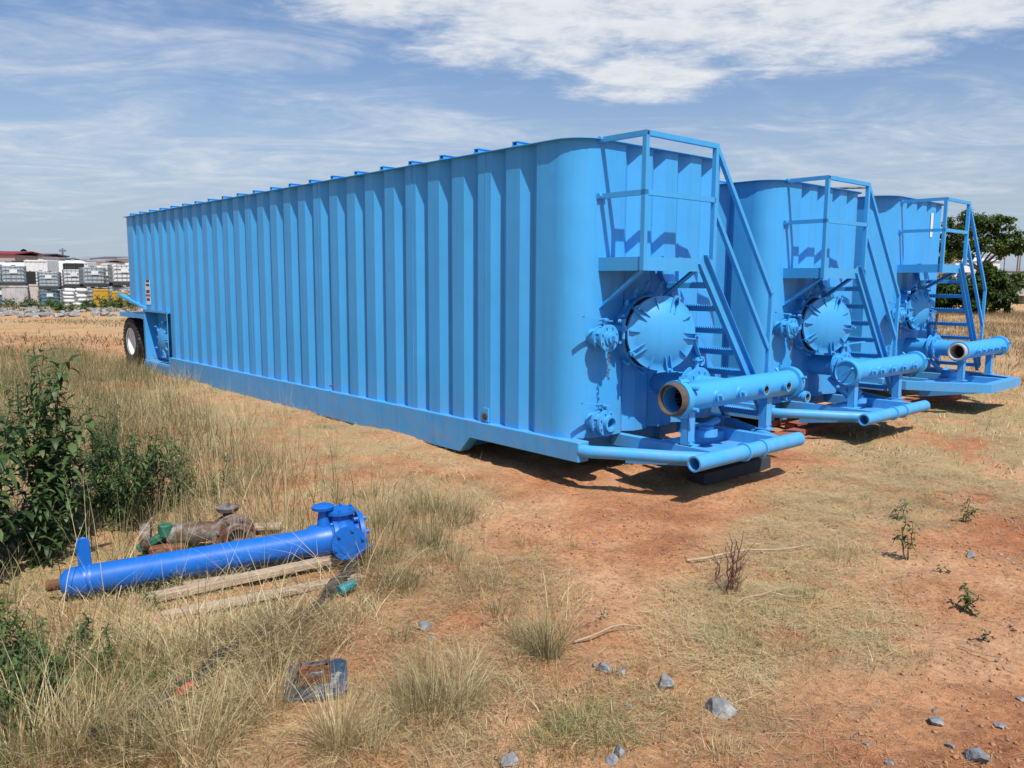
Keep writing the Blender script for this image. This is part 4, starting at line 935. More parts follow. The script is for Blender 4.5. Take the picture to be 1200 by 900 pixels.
def weed(name, p, h, stems, leaf, wid, dens, label, cat='weed', spread=.25, m=WEEDG, sm_=STEM, group='weeds in the dry grass', low=.1, tint=(0, 1), lean=.25, branch=3, rise=.35, droop=(.2, .9)):
    T = empty(name, p, 0, label, cat, group); mb = MB(); Cs = []; Ds = []
    for s in range(stems):
        a = RNG.uniform(0, 6.28); r0 = spread * math.sqrt(RNG.uniform(0, 1)) * .35; hh = h * RNG.uniform(.6, 1.) if s else h
        b0 = Vector((r0 * math.cos(a), r0 * math.sin(a), -.03)); ln = RNG.uniform(0, lean) * hh; a2 = a + RNG.normal(0, .6)
        tp = b0 + Vector((math.cos(a2) * ln, math.sin(a2) * ln, hh)); path = [b0.lerp(tp, f) + Vector((RNG.normal(0, .012), RNG.normal(0, .012), 0)) * (0 < f < 1) + Vector((math.cos(a2), math.sin(a2), 0)) * ln * .25 * (f * f - f) for f in np.linspace(0, 1, 7)]
        path[0] = Vector((0, 0, -.05)); mb.sweep(path, .0065 * h ** .5 + .002, 6, .002); runs = [(path, low)]
        for _ in range(branch):
            k = RNG.integers(1, 5); q = path[k]; a3 = RNG.uniform(0, 6.28); bl = hh * RNG.uniform(.18, .42); e = q + Vector((math.cos(a3) * bl * .7, math.sin(a3) * bl * .7, bl * RNG.uniform(.4, .9)))
            pp = [q.lerp(e, f) + Vector((0, 0, bl * .12 * f * f)) for f in np.linspace(0, 1, 4)]; mb.sweep(pp, .004, 5, .0015); runs.append((pp, .15))
        for pp, lo in runs:
            Lr = sum((pp[i + 1] - pp[i]).length for i in range(len(pp) - 1)); nl = max(int(dens * Lr), 3)
            for j in range(nl):
                f = lo + (1 - lo) * (j + RNG.uniform(0, 1)) / nl; i = min(int(f * (len(pp) - 1)), len(pp) - 2); q = pp[i].lerp(pp[i + 1], f * (len(pp) - 1) - i)
                a4 = j * 2.4 + RNG.normal(0, .5); Cs.append(q); Ds.append((math.cos(a4), math.sin(a4), RNG.uniform(rise - .5, rise + .4)))
    mb.build('stem', sm_, T); n = len(Cs)
    if n:
        V, Q_ = leaf_arrays(np.array([tuple(c) for c in Cs]), np.array(Ds), leaf * RNG.uniform(.5, 1.15, n), wid * RNG.uniform(.6, 1.15, n), RNG.uniform(droop[0], droop[1], n))
        npmesh('foliage', V, Q_, m, T, tint=np.repeat(np.clip(RNG.uniform(tint[0], tint[1], n) ** 1.3, 0, 1), 8))
    return T
weed('tall_weed', on(30, 652), 1.62, 5, .17, .030, 36, 'tallest dark green weed with long lance leaves at the left edge', spread=.45, m=WEEDD, lean=.28, branch=4, low=.08, tint=(.2, 1))
weed('tall_weed', on(62, 635), 1.50, 6, .11, .015, 38, 'bushy dark weed just right of the tallest weed', spread=.35, m=WEEDD, lean=.2, branch=5, low=.05, tint=(.25, 1))
weed('tall_weed', on(-40, 690), 1.35, 6, .15, .030, 36, 'leafy dark weed running off the left edge of the photo', spread=.5, m=WEEDD, lean=.22, branch=5, low=.05)
weed('bushy_weed', on(104, 622), .80, 10, .085, .011, 52, 'low mid green weed at the foot of the bushy dark one', spread=.9, lean=.35, branch=6, low=.03)
weed('bushy_weed', on(30, 660), .66, 10, .10, .020, 50, 'dense broad leaved weed under the tallest weed', spread=.7, m=WEEDD, lean=.35, branch=5, low=.03)
weed('bushy_weed', on(148, 606), .85, 12, .085, .011, 60, 'feathery green weed in tall grass above the paddle end of the blue pipe', spread=.8, lean=.32, branch=6, low=.03)
weed('bushy_weed', on(196, 590), .60, 10, .07, .009, 60, 'thin green weed behind the old pump', spread=.7, lean=.35, branch=5, low=.03, m=WEEDG)
weed('bushy_weed', on(235, 575), .42, 8, .06, .008, 60, 'fine grey green weed farther right behind the old pump', spread=.7, lean=.4, branch=5, low=.03, m=GREENG)
weed('bushy_weed', on(120, 540), .60, 8, .08, .011, 50, 'green weed at the foot of the bare seed stalk', spread=.6, lean=.3, branch=5, low=.03, m=WEEDG)
weed('stalk_weed', on(127, 570), 1.10, 1, .09, .012, 12, 'thin weed with one tall bare seed stalk in the left grass', spread=.1, lean=.05, branch=2, low=.2, sm_=DRYSTEM)
weed('stalk_weed', on(198, 560), .55, 2, .10, .013, 30, 'slim weed with drooping leaves right of the bare seed stalk', spread=.1, lean=.15, branch=1, low=.2)
weed('stalk_weed', on(212, 552), .62, 1, .07, .010, 8, 'lone dry stalk beside the slim drooping weed', spread=.05, lean=.05, branch=0, m=DRY, sm_=DRYSTEM)
weed('bushy_weed', on(15, 845), .46, 10, .055, .008, 70, 'bright green fern like weed in the bottom left corner', spread=.7, lean=.4, branch=7, low=.03, tint=(.55, 1))
weed('bushy_weed', on(-25, 790), .50, 8, .07, .011, 70, 'green weed at the left edge above the corner weed', spread=.6, lean=.35, branch=6, low=.03, tint=(.5, 1))
weed('bushy_weed', on(60, 790), .28, 10, .05, .007, 80, 'low green weed right of the corner weed', spread=.8, lean=.5, branch=5, low=.03, tint=(.1, .9))
weed('bushy_weed', on(170, 700), .22, 8, .04, .006, 70, 'small grey green weed growing in front of the blue pipe', spread=.8, lean=.5, branch=4, low=.03, m=GREENG)
weed('leafy_sprout', on(1063, 655), .44, 2, .07, .013, 44, 'tallest leafy sprout standing in the pale straw at the right', spread=.1, lean=.06, branch=1, low=.3, group='leafy sprouts in the dirt')
weed('leafy_sprout', on(1055, 608), .20, 2, .06, .012, 50, 'short leafy sprout just behind the tallest sprout', spread=.08, lean=.1, branch=0, group='leafy sprouts in the dirt')
weed('leafy_sprout', on(1133, 611), .26, 2, .07, .013, 44, 'bent leafy sprout left of the gravel patch', spread=.08, lean=.2, branch=1, group='leafy sprouts in the dirt')
weed('leafy_sprout', on(1136, 717), .20, 3, .055, .012, 50, 'bushy leafy sprout on red dirt near the right edge', spread=.12, lean=.25, branch=1, group='leafy sprouts in the dirt')
weed('leafy_sprout', on(1104, 672), .09, 2, .04, .009, 50, 'tiny sprout between the tall sprout and the bushy one', spread=.08, lean=.3, branch=0, group='leafy sprouts in the dirt')
weed('leafy_sprout', on(1154, 750), .10, 2, .035, .007, 50, 'small dark sprout below the bushy sprout', spread=.06, lean=.2, branch=0, m=WEEDD, group='leafy sprouts in the dirt')
weed('leafy_sprout', on(706, 725), .10, 2, .03, .006, 40, 'thin brownish sprout alone in the middle of the dirt', spread=.05, lean=.15, branch=0, m=GREYDRY, group='leafy sprouts in the dirt')
weed('dead_weed', on(855, 692), .40, 6, .03, .004, 18, 'dead reddish brown branching weed with one bud, left of the straw', 'dead weed', spread=.16, lean=.35, branch=6, m=DRY, sm_=mat('dead_red_stem', (.15, .06, .045), .8), group=None, tint=(0, .4))
# shrubs along the foot of the tote yard
for i, (px_, Y, h_, lab) in enumerate([(20, 43.8, 1.0, 'low green shrub in front of the blue totes'), (50, 43.6, 1.1, 'green shrub in front of the grey bin'), (118, 43.4, .9, 'yellow green shrub in front of the yellow container'), (85, 41, .8, 'small shrub growing in the rubble bank'), (140, 42, 1.3, 'green shrub by the rear rail of the long tank')]):
    x_ = (px_ - 600) / F_PX * Y; weed('shrub', (x_, Y, hz(x_, Y)), h_ * .62, 14, .20, .05, 20, lab, 'shrub', spread=2.2, lean=.6, branch=4, low=.05, group='shrubs below the tote yard', m=WEEDG, tint=(.3, 1))
# sticks
def stick(a, b, r, lab, bend=.03):
    p, q = on(*a), on(*b); n = 8; m = MB(); path = [p.lerp(q, k / n) for k in range(n + 1)]
    path = [Vector((v.x + RNG.normal(0, .006), v.y + RNG.normal(0, .006), hz(v.x, v.y) + r + .012 + bend * math.sin(math.pi * k / n))) for k, v in enumerate(path)]
    o = m.sweep(path, r, 7, r * .5).build('stick', STICKW); tag(o, lab, 'stick', 'dead sticks on the ground')
stick((806, 659), (945, 645), .009, 'long pale stick crossing the dirt by the dead weed')
stick((862, 708), (941, 702), .006, 'straight pale stick lying in green growth')
stick((672, 757), (757, 737), .006, 'short thin stick left of the straw patch')
stick((1125, 760), (1190, 790), .004, 'fine dark twig on the bare dirt at the right', .01)

# ------------------------------------------------------------------ things lying in the foreground grass
# royal blue valve on a long pipe
pa = on(68, 704); pb = on(425, 652); pa.z = hz(pa.x, pa.y) + .105; pb.z = hz(pb.x, pb.y) + .17
axv = (pb - pa); Lp = axv.length; yaw_p = math.atan2(axv.y, axv.x); tilt = -math.asin(axv.z / Lp)
V1 = empty('valve_pipe', pa, 0, 'royal blue pipe with a gate valve at one end, lying in the dry grass', 'valve pipe', rot=(0, tilt, yaw_p))
r_ = .092; m = MB(); m.lathe([(.02, 0), (.02, r_ * .55), (.05, r_ * .88), (.09, r_), (Lp - .40, r_ * 1.02), (Lp - .36, r_ * 1.25), (Lp - .22, r_ * 1.28), (Lp - .22, 0)], (0, 0, 0), (1, 0, 0), 36)
for xx in (.16, .19): m.lathe([(xx - .008, r_ * .98), (xx - .008, r_ * 1.1), (xx + .008, r_ * 1.1), (xx + .008, r_ * .98)], (0, 0, 0), (1, 0, 0), 32)
m.build('pipe', ROYAL, V1, 30)
m = MB(); m.pipe((-.06, 0, 0), (.03, 0, 0), .035, .008, 16); m.build('pipe_stub', RUST, V1)
m = MB(); pts = [(math.cos(t_) * .05 + .0, math.sin(t_) * .05) for t_ in np.linspace(0, math.pi, 9)]; pts = [(x_ * .76, z_ * .76 - .02) for x_, z_ in pts]
m.prism([(.165 + x_, -.012, .26 + z_) for x_, z_ in pts] + [(.127, -.012, .03), (.203, -.012, .03)], (0, .024, 0)); m.build('paddle_handle', ROYAL, V1, bevel=.004)
m = MB(); o_ = Vector((Lp - .2, 0, 0))
m.lathe([(-.04, .115), (.02, .15), (.06, .16), (.12, .13), (.14, .11)], o_, (1, 0, 0), 28); m.flange(o_ + Vector((-.02, 0, 0)), (1, 0, 0), .155, .028, bolts=8, bolt_r=.014); m.flange(o_ + Vector((.16, 0, 0)), (1, 0, 0), .175, .03, bore=.09, bolts=8, bolt_r=.016, bolt_l=.03)
m.tube(o_ + Vector((.13, 0, 0)), o_ + Vector((.17, 0, 0)), .11, 24)
m.tube(o_ + Vector((.05, 0, .10)), o_ + Vector((.05, 0, .2)), .085, 20, .07); m.flange(o_ + Vector((.05, 0, .185)), (0, 0, 1), .105, .022, bolts=6, bolt_r=.012)
m.tube(o_ + Vector((.05, -.02, .02)), o_ + Vector((.05, -.23, .02)), .075, 20); m.flange(o_ + Vector((.05, -.2, .02)), (0, -1, 0), .12, .026, bolts=6, bolt_r=.013)
m.build('valve_body', ROYAL, V1, 30, bevel=0)
m = MB(); m.tube((Lp - .27, 0, .08), (Lp - .27, 0, .235), .055, 14, .03); m.lathe([(0, .0), (0, .075), (.02, .08), (.03, .06), (.03, 0)], (Lp - .27, 0, .228), (0, 0, 1), 20); m.build('stem_cap', ROYAL, V1)
m = MB(); m.lathe([(.035, .125), (.10, .128)], o_, (1, 0, 0), 24); m.build('teal_band', mat('teal_paint', (.01, .19, .30), .45), V1)
# weathered boards it rests on
def board(a, b, w, h, z, mt, lab, grp, name='wooden_board'):
    p, q = on(*a), on(*b); o_ = Vector(((p.x + q.x) / 2, (p.y + q.y) / 2, 0)); d = q - p; l = Vector((d.x, d.y, 0)).length
    m = MB(); m.box(-l / 2, l / 2, -w / 2, w / 2, 0, h); ob = m.build(name, mt, bevel=.004); ob.location = (o_.x, o_.y, (hz(p.x, p.y) + hz(q.x, q.y)) / 2 + z)
    ob.rotation_euler = (RNG.normal(0, .03), -math.atan2(hz(q.x, q.y) - hz(p.x, p.y), l), math.atan2(d.y, d.x)); tag(ob, lab, 'board', grp); return ob
G1 = 'weathered boards under the blue pipe'
board((190, 727), (424, 680), .085, .035, .01, WOOD, 'front weathered board below the royal blue pipe, nearest the viewer', G1)
board((172, 711), (400, 664), .09, .045, .03, WOOD, 'thick middle board right beneath the royal blue pipe', G1)
board((215, 692), (390, 655), .085, .03, .02, WOOD, 'rear weathered board half hidden by the royal blue pipe', G1)
board((245, 628), (330, 624), .12, .03, .04, WOOD, 'pale board end poking out behind the royal blue pipe', G1)
# old pump behind it
p = on(225, 648); P2 = empty('old_pump', (p.x, p.y, p.z - .05), .35, 'old grey and rusty pump head with a round flange, in grass behind the blue pipe', 'pump')
m = MB(); m.lathe([(0, 0), (0, .10), (.05, .13), (.12, .13), (.16, .085), (.2, .085), (.2, 0)], (.22, .09, .17), (.4, -1, 0), 28); m.lathe([(0, 0), (0, .085), (.36, .07), (.36, 0)], (-.16, .02, .20), (1, -.05, 0), 20); m.build('pump_body', GREYSTEEL, P2)
m = MB(); m.flange((.285, -.07, .17), (.4, -1, 0), .165, .03, bore=.07, bolts=8, bolt_r=.013); m.lathe([(.0, .10), (.05, .10), (.05, .07)], (.30, -.095, .17), (.4, -1, 0), 24); m.build('flange', mat('rusty_grey_flange', (.22, .17, .14), .8, var=.4, scale=20, spots=(.12, .05, .03), spot_amt=.5, spot_scale=8, bump=.4), P2)
m = MB(); m.tube((.26, .02, .27), (.26, .02, .38), .04, 12); m.lathe([(0, 0), (0, .075), (.03, .085), (.045, .05), (.045, 0)], (.26, .02, .34), (0, 0, 1), 16); m.build('top_cap', GREYSTEEL, P2)
m = MB(); m.box(-.28, -.04, -.11, .1, .02, .15); m.tube((-.2, -.13, .08), (-.2, -.02, .08), .06, 16); m.tube((-.08, -.13, .07), (-.08, -.02, .07), .045, 14); m.build('gearbox', RUST, P2, bevel=.01)
m = MB(); m.bar((-.36, -.03, .13), (-.12, -.02, .24), .06, .05); m.tube((-.17, -.02, .2), (-.17, -.02, .29), .05, 12); m.build('green_bracket', GREENP, P2, bevel=.008)
m = MB(); m.lathe([(0, 0), (0, .10), (.07, .10), (.07, 0)], (-.34, .02, .2), (1, 0, 0), 20); m.build('motor_end', GREYSTEEL, P2)
# base plate with a rusty clip
p = on(371, 806); B = empty('base_plate', (p.x, p.y, p.z + .03), .28, 'worn dark blue square base plate with a rusty upright clip, on bare dirt', 'base plate', rot=(R(6), R(-3), .22))
m = MB(); s_ = .15; c_ = .03; m.prism([(-s_, -s_ + c_, 0), (-s_ + c_, -s_, 0), (s_ - c_, -s_, 0), (s_, -s_ + c_, 0), (s_, s_ - c_, 0), (s_ - c_, s_, 0), (-s_ + c_, s_, 0), (-s_, s_ - c_, 0)], (0, 0, .022)); m.build('plate', OLDBLUE, B, bevel=.004)
m = MB(); m.box(-.075, .07, -.065, -.055, .0225, .075); m.box(-.075, .07, .055, .065, .0225, .06); m.box(-.075, -.065, -.055, .03, .0225, .125); m.box(.06, .07, -.03, .055, .0225, .135); m.box(-.075, -.03, -.0655, -.0552, .0752, .125); m.box(.045, .07, -.0655, -.0552, .0752, .118); m.build('clip', RUST, B, bevel=.003)
# half buried black hose and a scrap of red
hp = [on(428, 650), on(395, 690), on(350, 730), on(285, 765), on(225, 812), on(165, 845), on(105, 880)]
m = MB(); path = []
for i in range(len(hp) - 1):
    for k in range(14):
        v = hp[i].lerp(hp[i + 1], k / 14); path.append(Vector((v.x, v.y, hz(v.x, v.y) + .03 + .02 * math.sin(i * 2 + k * .3))))
vs = MB(); n_ = 12
for j, v in enumerate(path):
    pass
m.sweep(path, .040, 12)
for j, v in enumerate(m.v): 
    ring = j // 12
    if ring < len(path) and ring % 2: 
        c_ = path[ring]; m.v[j] = tuple(Vector(v) + (Vector(v) - c_) * .16)
o = m.build('corrugated_hose', BLACKP, smooth=20); tag(o, 'half buried black corrugated hose running under dry grass to the bottom left', 'hose')
p = on(217, 818); m = MB(); m.box(-.05, .05, -.022, .022, 0, .03); o = m.build('red_plastic_scrap', REDP, bevel=.006); o.location = p + Vector((0, 0, .03)); o.rotation_euler = (.2, -.25, .7); tag(o, 'scrap of faded red plastic lying on the black hose', 'plastic scrap')
p = on(398, 640 + 62); m = MB(); m.lathe([(0, 0), (0, .03), (.02, .035), (.12, .028), (.12, 0)], (0, 0, 0), (1, 0, 0), 14); o = m.build('teal_bottle', mat('teal_plastic', (.02, .22, .24), .4)); o.location = p + Vector((0, 0, .05)); o.rotation_euler = (0, -.15, .9); tag(o, 'small teal plastic bottle at the upper end of the black hose', 'bottle')

# red brown timbers under the fronts of the tanks
G2 = 'red brown timbers under the tank fronts'
board((905, 517), (1003, 490), .17, .07, .0, REDWOOD, 'front red brown timber on the dirt between the near and middle tank', G2, 'timber')
board((925, 503), (995, 486), .15, .07, .02, REDWOOD, 'second red brown timber behind the front one', G2, 'timber')
board((895, 503), (985, 480), .16, .08, .03, REDWOOD, 'rearmost red brown timber in the shade of the middle tank', G2, 'timber')
board((1045, 478), (1120, 466), .2, .1, .0, REDWOOD, 'red brown timber under the farthest tank', G2, 'timber')
board((815, 566), (893, 545), .22, .13, -.02, mat('dark_creosoted_timber', (.035, .04, .05), .85, var=.3), 'dark sleeper under the nose of the nearest tank', G2, 'timber')

# ------------------------------------------------------------------ tote yard on the left
WHITEP = mat('white_plastic', (.62, .64, .65), .5, spots=(.42, .40, .36), spot_amt=.36, spot_scale=2)
GREYP = mat('clouded_grey_plastic', (.33, .39, .43), .4, var=.25, scale=2); BLUEP = mat('blue_liquid_plastic', (.10, .19, .27), .35, var=.25, scale=2); CYANP = mat('cyan_plastic', (.16, .36, .42), .4, var=.2, scale=2)
CAGE = mat('cage_steel', (.20, .21, .22), .5, metal=.3); PALLET = mat('dark_pallet', (.04, .04, .04), .8); YELLOW = mat('yellow_paint', (.48, .27, .015), .5, spots=(.20, .10, .03), spot_amt=.4)
def rbox(m, sx_, sy_, z0, z1, r):
    P_ = []
    for qx, qy, q in ((1, 1, 0), (-1, 1, 1), (-1, -1, 2), (1, -1, 3)):
        for k in range(4):
            th = q * math.pi / 2 + k / 3 * math.pi / 2; P_.append((qx * (sx_ / 2 - r) + r * math.cos(th), qy * (sy_ / 2 - r) + r * math.sin(th)))
    n = len(P_); rings = [(z0, .9), (z0 + r * .6, 1), (z1 - r * .6, 1), (z1, .9)]; vs = []; fs = []
    for z, s_ in rings: vs += [(x * s_, y * s_, z) for x, y in P_]
    for i in range(3): fs += [(i * n + k, i * n + (k + 1) % n, (i + 1) * n + (k + 1) % n, (i + 1) * n + k) for k in range(n)]
    fs += [tuple(range(n))[::-1], tuple(3 * n + k for k in range(n))]; m.add(vs, fs)
def make_tote(mt, name='ibc_tote'):
    T = empty(name, (0, 0, 0)); m = MB()
    for y in (-.44, 0, .44): m.box(-.58, .58, y - .06, y + .06, .0, .13)
    m.box(-.6, .6, -.5, .5, .13, .155); m.build('pallet', PALLET, T)
    m = MB(); rbox(m, 1.10, .92, .16, 1.10, .12); m.build('bottle', mt, T)
    m = MB(); m.tube((0, 0, 1.09), (0, 0, 1.15), .11, 14); m.build('cap', PALLET, T)
    m = MB(); b = .024
    for z in (.2, .42, .64, .86, 1.07):
        for y in (-.49, .49): m.bar((-.59, y, z), (.59, y, z), b, b)
        for x in (-.59, .59): m.bar((x, -.49, z), (x, .49, z), b, b)
    for k in range(6):
        x = -.59 + 1.18 * k / 5
        for y in (-.50, .50): m.bar((x, y, .15), (x, y, 1.10), b, b)
    for k in range(1, 5):
        y = -.49 + .98 * k / 5
        for x in (-.60, .60): m.bar((x, y, .15), (x, y, 1.10), b, b)
    m.build('cage', CAGE, T)
    m = MB(); m.box(-.16, .20, -.535, -.518, .68, .90); m.build('label_plate', WHITEP, T)
    return T
protos = {}
def tote(px_, pyb, Y, mt, lab, rz=0., s_=1.0, sw=1.25):
    """base centre seen at (px, pyb) at distance Y"""
    if mt.name not in protos: protos[mt.name] = o = make_tote(mt)
    else: o = copy_tree(protos[mt.name])
    q = far(px_, pyb, Y); o.location = (q.x, q.y, q.z); o.rotation_euler = (0, 0, rz + .5); o.scale = (s_, s_, s_); tag(o, lab, 'tote', 'caged liquid totes in the yard')
D1 = 46.
def zy(px_, Y): return hz((px_ - 600) / F_PX * Y, Y)
def row(px_, Y, lev=0):                 # photo height of the base of a tote on level lev
    x_ = (px_ - 600) / F_PX * Y; u_, v_ = pix([[x_, Y, hz(x_, Y) + 1.16 * lev]]); return float(v_[0])
def stack(px_, Y, mats, labs, rz=0.):
    s_ = RNG.uniform(.84, 1.06)
    for k, (mt, lab) in enumerate(zip(mats, labs)): tote(px_ + k * RNG.normal(0, .8), row(px_, Y, k * s_), Y, mt, lab, rz + RNG.normal(0, .15), s_)
stack(2, 45.6, [BLUEP, CYANP], ['blue tote at the left edge, bottom of its stack', 'cyan tote at the left edge, on top of a blue one'], .06)
stack(58.5, 45.4, [BLUEP, GREYP], ['blue filled tote under the grey one with a white label', 'grey tote with a white label plate on top of a blue filled tote'], .0)
stack(110, 46.2, [GREYP, GREYP], ['grey tote behind the yellow container, bottom of its stack', 'grey tote right above the yellow container'], -.05)
stack(88, 47.4, [PALLET and GREYP, WHITEP], ['grey tote hidden behind the pile of white sacks', 'white tote above the pile of white sacks'], .02)
stack(130, 47.5, [GREYP, GREYP, ], ['grey tote between the two yellow containers', 'grey tote stacked between the yellow containers, left of a white one'], .04)
stack(143, 46.4, [GREYP, WHITEP], ['tote beside the tank corner, bottom of its stack', 'white tote on top of its stack touching the tank corner'], .0)
stack(49, 50.5, [WHITEP, WHITEP], ['white tote at the back behind the grey labelled one, lower', 'white tote at the back behind the grey labelled one, upper'], .0)
stack(66, 50, [GREYP, WHITEP], ['grey tote in the back row right of the labelled tote', 'white tote in the back row right of the labelled tote'], .05)
stack(100, 51.5, [GREYP, WHITEP], ['grey tote in the back row behind the white sacks', 'white plain tote in the back row beside dark crates'], .0)
stack(160, 48.5, [GREYP, WHITEP, ], ['grey tote hidden behind the tank, lower', 'white tote hidden behind the tank, upper'], .0)
# grey bin, its tote, the pinkish box, sack pile, yellow containers
def bin_(px_, Y, w, d, h, mt, name, lab, cat, z=None, rz=.5):
    x_ = (px_ - 600) / F_PX * Y; T = empty(name, (x_, Y, zy(px_, Y) if z is None else z), rz, lab, cat)
    m = MB(); rbox(m, w, d, .1, h, .06); m.build('bin_body', mt, T); m = MB()
    for k in range(5): m.box(-w / 2 + .12 + k * (w - .3) / 4, -w / 2 + .18 + k * (w - .3) / 4, -d / 2 - .025, -d / 2 - .002, .16, h - .1)
    m.box(-w / 2 - .03, w / 2 + .03, -d / 2 - .03, d / 2 + .03, h - .07, h + .02); m.build('ribs', mt, T)
    m = MB()
    for x in (-w / 2 + .15, w / 2 - .15): m.box(x - .08, x + .08, -d / 2 + .04, d / 2 - .04, 0, .1)
    m.build('feet', PALLET, T); return T
GREYBIN = mat('dirty_grey_bin', (.42, .40, .40), .7, var=.2, scale=2, spots=(.26, .22, .20), spot_amt=.42, spot_scale=1.6)
bin_(21, 45.4, 1.25, 1.1, 1.18, GREYBIN, 'storage_bin', 'dirty grey ribbed bin under a grey tote, left of the pinkish box', 'bin')
tote(17, row(17, 45.4, 1.03), 45.4, GREYP, 'grey tote with two white labels on top of the grey bin', .0)
bin_(42, 46.5, .62, 1., 1.25, mat('pinkish_white_plastic', (.55, .49, .47), .6, var=.15, scale=2), 'storage_bin', 'narrow pinkish white box between grey bin and labelled totes', 'bin')
p_ = (91 - 600) / F_PX * 44.8; SK = empty('sack_pallet', (p_, 44.8, zy(91, 44.8)), .45, 'pallet piled with bulging white sacks, in front of the totes', 'sack pile')
m = MB()
for x in (-.5, 0, .5): m.box(x - .06, x + .06, -.5, .5, 0, .1)
m.box(-.6, .6, -.5, .5, .1, .13); m.build('pallet', WOOD, SK)
for lev in range(5):
    for k in range(2):
        m = MB(); vs = []; fs = []; import bmesh
        bm = bmesh.new(); bmesh.ops.create_icosphere(bm, subdivisions=3, radius=1)
        for v in bm.verts:
            q = [abs(c_) ** .55 * (1 if c_ > 0 else -1) for c_ in v.co]; v.co = Vector((q[0] * .30, q[1] * .5, q[2] * .105))
        me = bpy.data.meshes.new('sack'); bm.to_mesh(me); bm.free(); me.materials.append(WHITEP)
        for f in me.polygons: f.use_smooth = True
        o = bpy.data.objects.new('sack', me); COL.objects.link(o); o.parent = SK; o.location = (-.3 + .6 * k + RNG.normal(0, .03), RNG.normal(0, .03), .23 + lev * .185); o.rotation_euler = (RNG.normal(0, .05), RNG.normal(0, .06), RNG.normal(0, .05))
def yellow(px_, Y, h, lab):
    x_ = (px_ - 600) / F_PX * Y; T = empty('yellow_container', (x_, Y, zy(px_, Y)), .45, lab, 'container', 'yellow containers in the yard')
    m = MB(); rbox(m, .80, .75, .02, h, .07); m.build('container_body', YELLOW, T); m = MB()
    for z in (.1, h * .5, h - .05): m.box(-.42, .42, -.395, .395, z - .03, z + .03)
    m.build('hoop', YELLOW, T); m = MB(); m.tube((0, 0, h), (0, 0, h + .06), .12, 12); m.build('lid', PALLET, T)
yellow(120.5, 44.9, 1.02, 'yellow container standing by itself right of the white sacks'); yellow(142, 45.2, .9, 'yellow container half hidden by the tank corner')
# behind the totes: round tank tops, dark tank, stacks
def hoz_tank(px_, pyt, Y, r, l, mt, lab, rz=0., name='white_tank'):
    q = far(px_, pyt, Y); T = empty(name, (q.x, q.y, hz(q.x, q.y)), rz, lab, 'tank'); zc = q.z - r - T.location.z; m = MB(); prof = [(-.18 * r, 0), (-.15 * r, r * .5), (0, r), (l, r), (l + .15 * r, r * .5), (l + .18 * r, 0)]
    m.lathe(prof, (-l / 2, 0, zc), (1, 0, 0), 24); m.build('barrel', mt, T); m = MB()
    for x in (-l * .3, l * .3): m.box(x - .12, x + .12, -r * .7, r * .7, 0, zc - r * .6)
    m.build('cradle', CAGE, T); m = MB(); m.tube((0, 0, zc + r * .96), (0, 0, zc + r + .12), .22, 12); m.build('lid', CAGE, T)
def poly_tank(px_, pyt, Y, r, lab):
    q = far(px_, pyt, Y); z0 = hz(q.x, q.y); h = q.z - z0; T = empty('poly_tank', (q.x, q.y, z0), 0, lab, 'tank', 'white round tanks behind the totes'); m = MB(); m.lathe([(0, 0), (0, r), (h - .5 * r, r), (h - .25 * r, r * .9), (h - .05 * r, r * .5), (h, r * .2), (h, 0)], (0, 0, 0), (0, 0, 1), 24); m.build('tank_body', WHITEP, T)
    m = MB(); m.tube((0, 0, h - .02), (0, 0, h + .1), r * .22, 12); m.build('lid', PALLET, T)
poly_tank(73.5, 305.5, 62, .75, 'white round tank behind the totes, leftmost of three'); poly_tank(80, 305, 63, .75, 'white round tank behind the totes, middle of three'); poly_tank(90, 305, 62, .85, 'white round tank behind the totes, rightmost and widest of three')
hoz_tank(10, 307.5, 58, 1.1, 3.2, WHITEP, 'long white tank behind the grey tote at the left', .1)
hoz_tank(32, 305.5, 66, 1.2, 2.2, mat('black_tank_paint', (.03, .03, .032), .6), 'black round tank behind the totes', .3, 'black_tank')
def block(px0, px1, pyt, Y, d, mt, name, lab, cat='crate', rz=0.):
    a_, b_ = far(px0, pyt, Y), far(px1, pyt, Y); z0 = hz((a_.x + b_.x) / 2, Y); h = a_.z - z0; w_ = (b_ - a_).length; T = empty(name, ((a_.x + b_.x) / 2, Y, z0), rz, lab, cat)
    m = MB(); m.box(-w_ / 2, w_ / 2, -d / 2, d / 2, 0, h); m.build('side_panel', mt, T, bevel=.03); m = MB()
    for k in range(6): m.box(-w_ / 2 + k * w_ / 5 - .03, -w_ / 2 + k * w_ / 5 + .03, -d / 2 - .03, -d / 2 - .003, .05, h - .05)
    for z in (.1, h / 2, h - .06): m.box(-w_ / 2 - .03, w_ / 2 + .03, -d / 2 - .045, -d / 2 - .031, z - .04, z + .04)
    m.build('slats', mt, T); return T
block(36, 62, 305, 55, 1.4, WHITEP, 'white_crate', 'large white crate standing tall behind the totes')
block(80, 93, 308.5, 54, 1.2, PALLET, 'dark_crate', 'dark crate below the round white tanks'); block(93, 108, 307.5, 56, 1.2, WHITEP, 'white_crate', 'white crate right of the dark crate')
block(124, 132, 309, 56, 1.2, WHITEP, 'white_crate', 'small white crate behind the totes near the tank corner'); block(28, 36, 318, 47.5, 1., PALLET, 'dark_crate', 'dark crate between the two left tote stacks')
